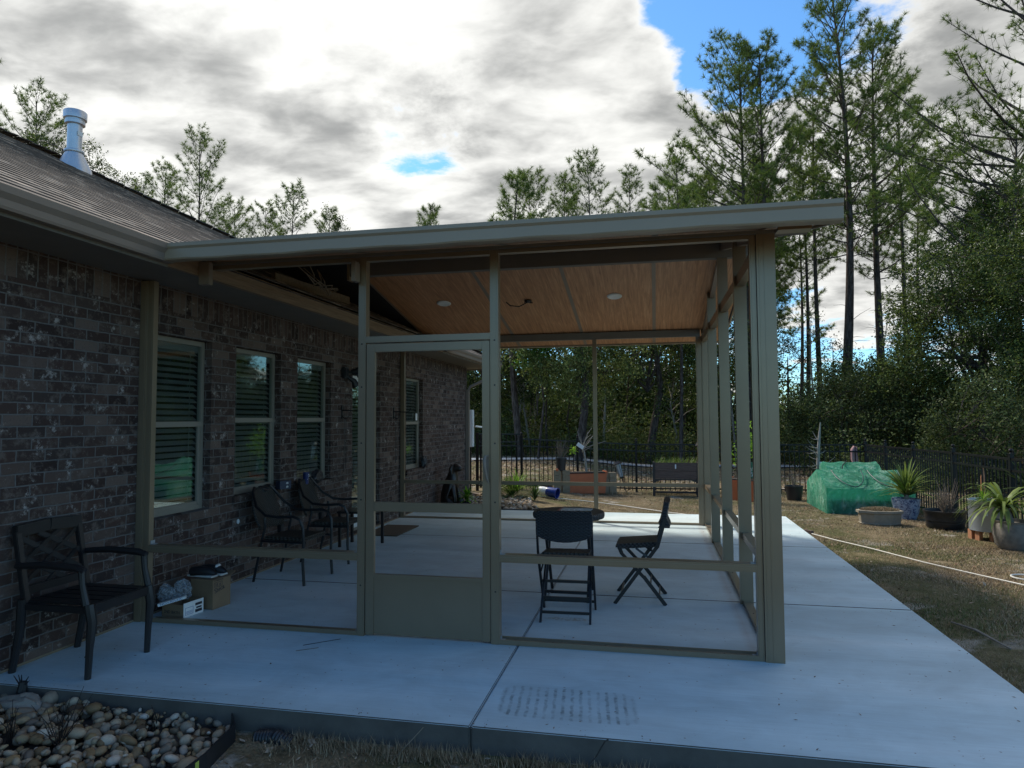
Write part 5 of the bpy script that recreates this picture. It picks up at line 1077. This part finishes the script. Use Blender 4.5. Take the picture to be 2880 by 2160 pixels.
for s_ in (-1, 1):
    w = MB(); w.tube([(.06, -.04+s_*.075, .70), (.045, -.045+s_*.10, .64), (.055, -.05+s_*.095, .56)], [.022, .035, .018], 8); w.build('ear', m_dog, dg, smooth=True, local=True)
dp = thing('dog_planter', 'dark square pot with green leaves standing in front of the dog statue', 'potted plant', (.62, 7.20, -.15))
MB().lathe([(.12, 0), (.145, .21), (.13, .21), (.12, .18), (0, .18)], (.58, 7.15, -.15), 4, ph=PI/4).build('pot', m_blackp, dp, bevel=.006); strap_plant(dp, (.62, 7.15, .08), 36, .26, .05, m_brt, 77, 1.1)
w = MB().lathe([(0, 0), (.05, .01), (.06, .05), (.045, .09), (0, .10)], (.52, 7.10, .035), 14); meta(w.build('dark_ball', m_blackp, smooth=True), 'dark round ornament on the pot before the dog statue', 'ornament')

# ------------------------------------------------------------ trees
m_needle = leaf_mat('pine_needles', (.036, .066, .020), (.20, .25, .07), .36, .5)
m_oak = leaf_mat('oak_leaves', (.014, .030, .010), (.21, .25, .075), .26, .42)  # pale end of the range is for painted highlight flecks
m_oakl = leaf_mat('sun_tinted_oak_leaves', (.055, .080, .024), (.44, .45, .17), .38, .42)  # brighter copy of the oak leaf colours, sunlight put into the tint
m_under = leaf_mat('understorey_leaves', (.016, .028, .012), (.15, .18, .065), .25, .6)
m_bgreen = leaf_mat('young_pine_needles', (.05, .12, .02), (.16, .26, .05), .4)
def pine(x, y, H, c0, Lm, seed, label, group=None, nb=62, r0=.17, mat=None, side=None, lean=0.0, needle=.29, nk=28, dead=8, z0=None):
    rg = np.random.default_rng(seed); z0 = zg(x, y)-.1 if z0 is None else z0
    t = thing('pine_tree', label, 'tree', (x, y, z0), group=group); w = MB()
    lx, ly = rg.normal(0, .25), rg.normal(0, .2)
    def tp(u): return Vector((lean*u*u*H*.1+lx*math.sin(u*3), ly*math.sin(u*2.5), u*H))
    w.tube([tp(i/14) for i in range(15)], [r0*(1-.93*(i/14)**.9)+.008 for i in range(15)], 9)
    TP = []; TD = []
    for k in range(nb):
        s = (k+rg.uniform(0, .9))/nb; u = c0+(1-c0)*s; az = k*2.4+rg.normal(0, .5)
        Lb = Lm*((1-s)**.37)*(.6+.4*min(1, s*4))*rg.uniform(.62, 1.12)+.15
        if side is not None: Lb *= 1+.35*math.cos(az-side)
        el = R_(8+40*s+rg.normal(0, 10)); p0 = tp(u); d = Vector((math.cos(az)*math.cos(el), math.sin(az)*math.cos(el), math.sin(el)))
        pts_ = [p0]; dd = d.copy(); n = 5
        for i in range(n): dd = (dd+Vector((rg.normal(0, .08), rg.normal(0, .08), .10+rg.normal(0, .03)))).normalized(); pts_.append(pts_[-1]+dd*Lb/n)
        rb_ = .012+.016*Lb/3*(r0/.17); w.tube(pts_, [rb_*(1-.8*i/n) for i in range(n+1)], 4, False)
        ns = int(3+Lb*3.7)
        for j in range(ns):
            q = .28+.72*(j+rg.uniform(0, 1))/ns; i = min(n-1, int(q*n)); b0 = pts_[i].lerp(pts_[i+1], q*n-i); sg = 1 if j % 2 else -1
            side_ = dd.cross(Vector((0, 0, 1))).normalized()*sg; l2 = (.30+.30*Lb*(1-q))*rg.uniform(.5, 1.2)
            e = b0+(dd*.7+side_*rg.uniform(.3, 1.0)+Vector((0, 0, rg.uniform(0, .7)))).normalized()*l2; mid = b0.lerp(e, .5)+Vector((0, 0, -.03*l2)); w.tube([b0, mid, e], [.007, .005, .004], 3, False)
            dr_ = (e-mid).normalized(); TP.append(e); TD.append(dr_)
            if rg.uniform() < .45: TP.append(mid); TD.append((dr_+side_*.5).normalized())
        TP.append(pts_[-1]); TD.append(dd)
    TP.append(tp(1)); TD.append(Vector((0, 0, 1)))
    for k in range(dead):
        u = rg.uniform(c0*.55, c0); az = rg.uniform(0, 6.28); l = rg.uniform(.4, 1.4); p0 = tp(u); e = p0+Vector((math.cos(az)*l, math.sin(az)*l, rg.uniform(-.1, .4)*l)); w.tube([p0, p0.lerp(e, .5)+Vector((0, 0, .05)), e], [.018, .012, .005], 3, False)
    w.build('trunk', m_bark, t, local=True, smooth=True)
    TP = np.array(TP, float); TD = np.array(TD, float); n = len(TP); D = TD[:, None]+rg.normal(0, .85, (n, nk, 3)); D = unit(D); ln = needle*rg.uniform(.75, 1.1, (n, nk, 1))
    P0 = TP[:, None]-TD[:, None]*.05*rg.uniform(0, 1.6, (n, nk, 1)); sd_ = unit(np.cross(D, rg.normal(size=(n, nk, 3)))); ww = .0105
    tip = P0+D*ln; tip[..., 2] -= .02; v = np.stack([P0-sd_*ww, P0+sd_*ww, tip], 2).reshape(-1, 3); tn = np.repeat(np.clip(rg.uniform(0, 1, (n, 1))*.6+rg.uniform(0, .4, (n, nk)), 0, 1).ravel(), 3)
    npmesh('crown', v, 3, n*nk, mat or m_needle, t, tint=tn); return t
def at_crown(c, n, rg, leaf, mat, parent, tn=None, flat=1.0):
    pass
def oak(x, y, H, rx, ry, zc, rz__, seed, label, nclump=90, per=330, leaf=.085, mat=None, group=None, trunk=.2, name='oak_tree', clump=.62, lean=(0, 0), z0=None, ntr=1):
    rg = np.random.default_rng(seed); z0 = zg(x, y)-.1 if z0 is None else z0; t = thing(name, label, 'tree', (x, y, z0), group=group)
    c = unit(rg.normal(size=(nclump, 3)))*(rg.uniform(.15, 1, (nclump, 1))**.45); c *= 1+.16*np.sin(c[:, :1]*5+seed)*np.cos(c[:, 1:2]*4+seed*.7)
    c = c*np.array([rx, ry, rz__])+np.array([lean[0], lean[1], zc]); w = MB(); k3 = max(4, nclump//11)
    for q in range(ntr):
        bx = rg.normal(0, .35) if q else 0; top = Vector((lean[0]*.8+bx*2, lean[1]*.8, zc+rz__*.25)); base = Vector((bx, bx*.3, 0)); mid = base.lerp(top, .45)+Vector((rg.normal(0, .25), rg.normal(0, .2), 0))
        w.tube([base, base.lerp(mid, .5), mid, mid.lerp(top, .5), top], [trunk, trunk*.85, trunk*.7, trunk*.45, trunk*.2], 9)
    limbs = []
    for k in range(k3):
        q = Vector(c[rg.integers(nclump)]); u = rg.uniform(.35, .9); p0 = Vector((0, 0, 0)).lerp(top, u); m_1 = p0.lerp(q, .5)+Vector((rg.normal(0, .2), rg.normal(0, .2), rg.uniform(-.1, .3))); w.tube([p0, m_1, q], [trunk*.36, trunk*.2, trunk*.07], 5); limbs.append((p0, m_1, q))
    lp = np.array([list(l[1]) for l in limbs]+[list(l[2]) for l in limbs])
    for k in range(nclump):
        q = c[k]; j = np.argmin(((lp-q)**2).sum(1)); a_ = Vector(lp[j]); w.tube([a_, a_.lerp(Vector(q), .6)+Vector((0, 0, .06)), Vector(q)], [trunk*.09, .014, .005], 3, False)
    w.build('trunk', m_bark, t, local=True, smooth=True)
    off = rg.normal(0, 1, (nclump, per, 3)); off = unit(off)*rg.uniform(.1, 1, (nclump, per, 1))**.6*clump*rg.uniform(.6, 1.25, (nclump, 1, 1))*np.array([1.15, 1.15, .72]); 
    # sprays: leaves gather along short twigs
    nt_ = 14; tw = unit(rg.normal(size=(nclump, nt_, 3))+np.array([0, 0, .2]))*clump; ti = rg.integers(0, nt_, (nclump, per)); tpos = np.take_along_axis(tw, ti[..., None], 1)*rg.uniform(.2, 1.1, (nclump, per, 1))+rg.normal(0, .075, (nclump, per, 3)); sel = rg.uniform(size=(nclump, per, 1)) < .7
    P = (c[:, None]+np.where(sel, tpos, off)).reshape(-1, 3); n = len(P); nrm = unit(rg.normal(size=(n, 3))*.8+np.array([0, 0, .55])); a = unit(np.cross(nrm, rg.normal(size=(n, 3)))); b_ = np.cross(nrm, a); s = (leaf*rg.uniform(.6, 1.25, n))[:, None]
    v = np.stack([P-a*s*.55, P+b_*s*.26, P+a*s*.55, P-b_*s*.26], 1).reshape(-1, 3); tn = np.repeat(np.clip(np.repeat(rg.uniform(.35, 1.0, nclump), per)*rg.uniform(0, 1, n)**1.8*1.25, 0, 1), 4)  # skewed tint scatters pale leaves as painted sun flecks
    npmesh('crown', v, 4, n, mat or m_oak, t, tint=tn); return t

# tall pines behind the right end of the roof
pine(8.1, 28.1, 19.0, .40, 4.6, 1, 'bushy pine leaning its crown left above the patio roof, left trunk of the close pair', r0=.20, side=PI, nb=80, nk=24)
pine(8.9, 27.6, 18.8, .46, 3.6, 2, 'straight pine right beside the leftmost tall pine trunk', r0=.20, nb=64, nk=24)
pine(12.3, 29.0, 22.2, .42, 4.0, 3, 'tallest and thickest pine, its trunk rising right behind the corner of the patio roof', r0=.27, nb=86, nk=24)
pine(14.6, 30.4, 20.4, .42, 3.9, 4, 'tall wide crowned pine one trunk right of the tallest pine', r0=.24, nb=82, nk=24, side=0)
pine(12.7, 34.2, 20.6, .50, 3.0, 5, 'slim pine just left of the tallest pine trunk', r0=.17, nb=56)
pine(12.4, 36.4, 18.6, .52, 2.8, 6, 'slender pine between the close pair and the tallest pine', r0=.15, nb=50)
pine(17.2, 35.1, 19.6, .50, 3.1, 7, 'slim dark pine right of the wide crowned pine, trunk bare below', r0=.17, nb=56)
pine(19.8, 39.7, 17.0, .45, 3.0, 8, 'shorter pine farther right, half behind the oaks', r0=.15, nb=48)
pine(17.4, 21.4, 19.5, .40, 5.2, 9, 'big pine just outside the right edge reaching branches into the sky', r0=.30, nb=60, side=PI, nk=18, needle=.24)
pine(16.0, 20.8, 11.6, .45, 4.3, 10, 'mid height pine at the right edge with sweeping left branches', r0=.2, nb=52, side=PI, nk=22)
gm_ = 'slim pines in the gap of sky right of the corner post'
gp_ = [(9.6, 34.5, 15.5), (10.6, 38, 17.5), (11.4, 40.5, 18.5), (9.2, 38.5, 16), (13.3, 43, 18.0)]
base = pine(gp_[0][0], gp_[0][1], 16.5, .38, 2.1, 21, 'slim background pine in the gap of sky right of the corner post', gm_, nb=46, r0=.14, dead=14)
for i, (x, y, h) in enumerate(gp_[1:]):
    c_ = copy_tree(base); c_.location = (x, y, zg(x, y)-.1); c_.rotation_euler = (0, 0, i*1.4+.5); c_.scale = (h/16.5,)*3
# pines above the roof line in the middle
M_ = [(-4.1, 38.8, 17.6, 2.7, 'leftmost open crowned pine of the group over the middle of the patio roof'), (-1.9, 41.3, 18.0, 2.6, 'rounded pine just left of the pointed middle pine'), (-.1, 38.6, 18.3, 2.7, 'tallest bushy pine over the middle of the patio roof'), (2.5, 41.2, 18.6, 1.7, 'narrow pointed pine over the patio roof, right of the bushy one'), (5.0, 38.6, 16.6, 3.0, 'low spreading pine at the left foot of the big right hand pines'), (-12.3, 43.3, 17.2, 2.3, 'small round topped pine alone above the roof left of the middle group')]
for i, (x, y, h, l_, lab) in enumerate(M_): pine(x, y, h, .5, l_*1.25, 30+i, lab, 'pines rising over the patio roof', nb=58, r0=.14, nk=20, needle=.32)
pine(6.6, 33.5, 15.0, .5, 2.8, 37, 'low dense pine directly behind the roof below the leftmost tall pine', nb=54, r0=.14)
pine(10.2, 36.5, 14.6, .55, 2.4, 38, 'small pine low between the close pair and the tallest pine', nb=46, r0=.12)
# pines over the house roof
L__ = [(-24.0, 32.6, 19.3, 3.1, 'pointed pine standing tallest over the house roof'), (-28.9, 35.7, 18.8, 2.6, 'rounder pine left of the pointed one above the house roof'), (-32.2, 37.4, 18.9, 1.8, 'small pine at the far left of the roofline cluster'), (-26.6, 40.2, 17.6, 2.7, 'low pine right of the pointed one at the roof corner'), (-20.7, 38.4, 17.8, 2.6, 'pine with fan shaped crown where the two roofs meet'), (-24.0, 40.4, 17.4, 1.9, 'small pine left of the fan shaped one'), (-18.9, 40.2, 16.6, 1.8, 'low pine peeping over the roof right of the fan shaped one'), (-28.9, 25.5, 19.2, 3.4, 'dense pine behind the house left of the flue'), (-30.2, 22.0, 21.0, 3.0, 'pine cut by the left edge of the picture')]
for i, (x, y, h, l_, lab) in enumerate(L__): pine(x, y, h, .42, l_*1.35, 50+i, lab, 'pines behind the house', nb=56, r0=.15, nk=20, needle=.30)
oak(-25.6, 24.1, 17.6, 1.9, 1.9, 15.2, 2.2, 71, 'thin leafed tree right behind the flue pipe', 46, 130, .11, trunk=.12, clump=.5)
oak(-24.6, 26.6, 15.6, 1.6, 1.6, 14.0, 1.7, 72, 'sparse leafy branches showing just right of the flue pipe', 26, 120, .11, trunk=.10, clump=.45)
oak(-18.3, 39.9, 16.8, 1.2, 1.2, 15.2, 1.9, 73, 'nearly bare tree with small leaves beside the roofline pines', 26, 60, .12, trunk=.08, clump=.5)

# evergreen oaks seen through the enclosure
oak(-4.0, 26.8, 9, 3.6, 3.0, 5.2, 3.6, 81, 'dark evergreen oak left of the pale trunk behind the gate', 150, 330, .10, trunk=.22)
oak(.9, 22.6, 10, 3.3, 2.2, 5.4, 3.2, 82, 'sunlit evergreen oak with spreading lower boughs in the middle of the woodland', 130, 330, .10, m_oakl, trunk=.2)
oak(3.6, 25.8, 11, 3.6, 2.6, 6.8, 4.0, 83, 'dark green oak behind the rear middle post', 150, 330, .095, trunk=.2)
oak(6.9, 28.4, 10, 3.0, 2.6, 5.6, 3.6, 84, 'thin crowned oak behind the side posts', 90, 260, .10, trunk=.16)
oak(-8.5, 30, 12, 5, 3, 7.0, 5.0, 85, 'large dark oak beyond the house corner', 130, 300, .13, trunk=.25)
pine(-1.7, 24.0, 12, .62, 1.8, 86, 'pale straight trunk rising behind the back fence near the gate', r0=.17, nb=20)
pine(4.95, 24.2, 13, .72, 1.7, 87, 'thin pale grey trunk near the far corner post', r0=.085, nb=16)
oak(-.7, 22.4, 5, .9, .9, 5.0, 1.1, 88, 'bright green young foliage near the top of the pale trunk', 22, 160, .12, m_bgreen, trunk=.06, name='young_tree')
# oaks on the right
oak(17.2, 22.8, 12, 3.6, 3.2, 6.9, 3.9, 91, 'big dark oak filling the upper right behind the fence', 170, 400, .085, trunk=.26, clump=.7)
oak(13.6, 18.3, 8, 3.0, 2.4, 4.1, 3.1, 92, 'sunlit bushy oak over the right fence', 150, 480, .08, None, trunk=.2, clump=.62)
oak(15.2, 16.2, 9, 3.2, 2.4, 5.0, 3.9, 93, 'tall oak at the right edge of the picture', 160, 430, .07, trunk=.2, clump=.62)
oak(10.7, 20.2, 5, 2.6, 2.0, 2.0, 1.9, 94, 'low leafy thicket tree behind the green tunnel', 110, 380, .08, m_under, trunk=.1, clump=.6, ntr=3)
oak(12.6, 25.8, 5, 3.2, 2.4, 2.4, 2.2, 95, 'mid green oak behind the tallest pine trunk', 120, 320, .09, trunk=.15)
oak(20.0, 27.5, 13, 3.6, 2.6, 10.2, 2.8, 96, 'airy topped oak high at the right with sky showing through', 80, 150, .10, trunk=.2)
oak(12.4, 14.2, 4, 2.2, 1.7, 1.3, 1.7, 97, 'dark low bush beyond the right fence', 80, 360, .07, m_under, trunk=.07, clump=.55, ntr=3)
oak(10.9, 33.5, 7, 3.0, 2.5, 4.6, 3.0, 98, 'thin leaved tree in the gap of sky between pine trunks', 50, 130, .11, trunk=.12)
# understorey: brush, saplings, far wood
def brush(name, label, n, fx, size, mat, tlo=0, thi=1):
    P = fx(n); return leaflet(P, RG.uniform(size*.6, size*1.3, len(P)), RG.uniform(tlo, thi, len(P)), mat, name, label, 9)
def thick(n, x0, x1, y0, y1, h, dens=1.0, bx=.9):
    k = int((x1-x0)*(y1-y0)*.55*dens)+6; cx = RG.uniform(x0, x1, k); cy = RG.uniform(y0, y1, k); i = RG.integers(0, k, n); hh = h*RG.uniform(.35, 1.0, k); z = np.minimum(np.abs(RG.normal(0, .5, n)), 1.05)*hh[i]; x = cx[i]+RG.normal(0, bx*.5, n); y = cy[i]+RG.normal(0, bx*.5, n); return np.column_stack([x, y, zgv(x, y)+np.clip(z, 0, h*1.25)])
brush('woodland_brush', 'tangled low brush at the edge of the wood behind the fence', 90000, lambda n: thick(n, -7, 24, 25.5, 31, 3.0), .12, m_under)
brush('woodland_brush', 'low green brush beyond the right fence', 36000, lambda n: thick(n, 9.6, 17, 13.5, 24, 1.7), .085, m_under)
brush('woodland_brush', 'small grey green bushes between the fence and the path', 9000, lambda n: thick(n, -3.5, 4.5, 25.2, 26.5, 1.6, 1.5, .7), .08, m_under, .4, 1)
brush('far_woodland', 'dense dark far woodland closing the view behind the nearer trees', 150000, lambda n: thick(n, -48, 50, 46, 62, 6.2, .5, 3.2), .34, m_oak)
brush('far_woodland', 'dark mass of mixed trees behind the middle oaks', 120000, lambda n: thick(n, -22, 7.4, 33, 42, 10.8, .6, 2.2), .26, m_oak)
w = MB(); rg = random.Random(5)
def sap(x, y, h, r):
    w.tube([(x, y, zg(x, y)-.1), (x+rg.uniform(-.3, .3), y, h*.5), (x+rg.uniform(-.6, .6), y, h)], [r, r*.8, r*.4], 5)
    for k in range(5): z = rg.uniform(.3, .9)*h; a = rg.uniform(-1, 1); w.tube([(x, y, z), (x+a*.8, y+rg.uniform(-.4, .4), z+rg.uniform(.1, .9))], [r*.4, r*.12], 3, False)
sg_ = 'bare understorey saplings at the wood edge'
protos = []
for k in range(6):
    w = MB(); rg = random.Random(90+k); hh = rg.uniform(3.5, 7); w.tube([(0, 0, -.1), (rg.uniform(-.2, .2), 0, hh*.35), (rg.uniform(-.4, .4), 0, hh*.7), (rg.uniform(-.6, .6), 0, hh)], [.06, .05, .035, .012], 5)
    for q in range(16): z = rg.uniform(.15, .95)*hh; a = rg.uniform(0, 6.28); l = rg.uniform(.4, 1.3); w.tube([(0, 0, z), (math.cos(a)*l*.5, math.sin(a)*l*.5, z+l*.4), (math.cos(a)*l, math.sin(a)*l, z+l*.6)], [.016, .010, .004], 3, False)
    o = w.build('bare_sapling', m_greyt if k % 2 else m_bark); o['group'] = sg_; o['label'] = 'bare grey sapling among the brush at the edge of the wood'; o['category'] = 'tree'; protos.append(o)
for k in range(46):
    x, y = random.uniform(-6, 20), random.uniform(24.8, 31)
    o = protos[k] if k < 6 else protos[k % 6].copy()
    if k >= 6: COL.objects.link(o)
    o.location = (x, y, zg(x, y)); o.rotation_euler = (random.uniform(-.1, .1), random.uniform(-.12, .12), random.uniform(0, 6))
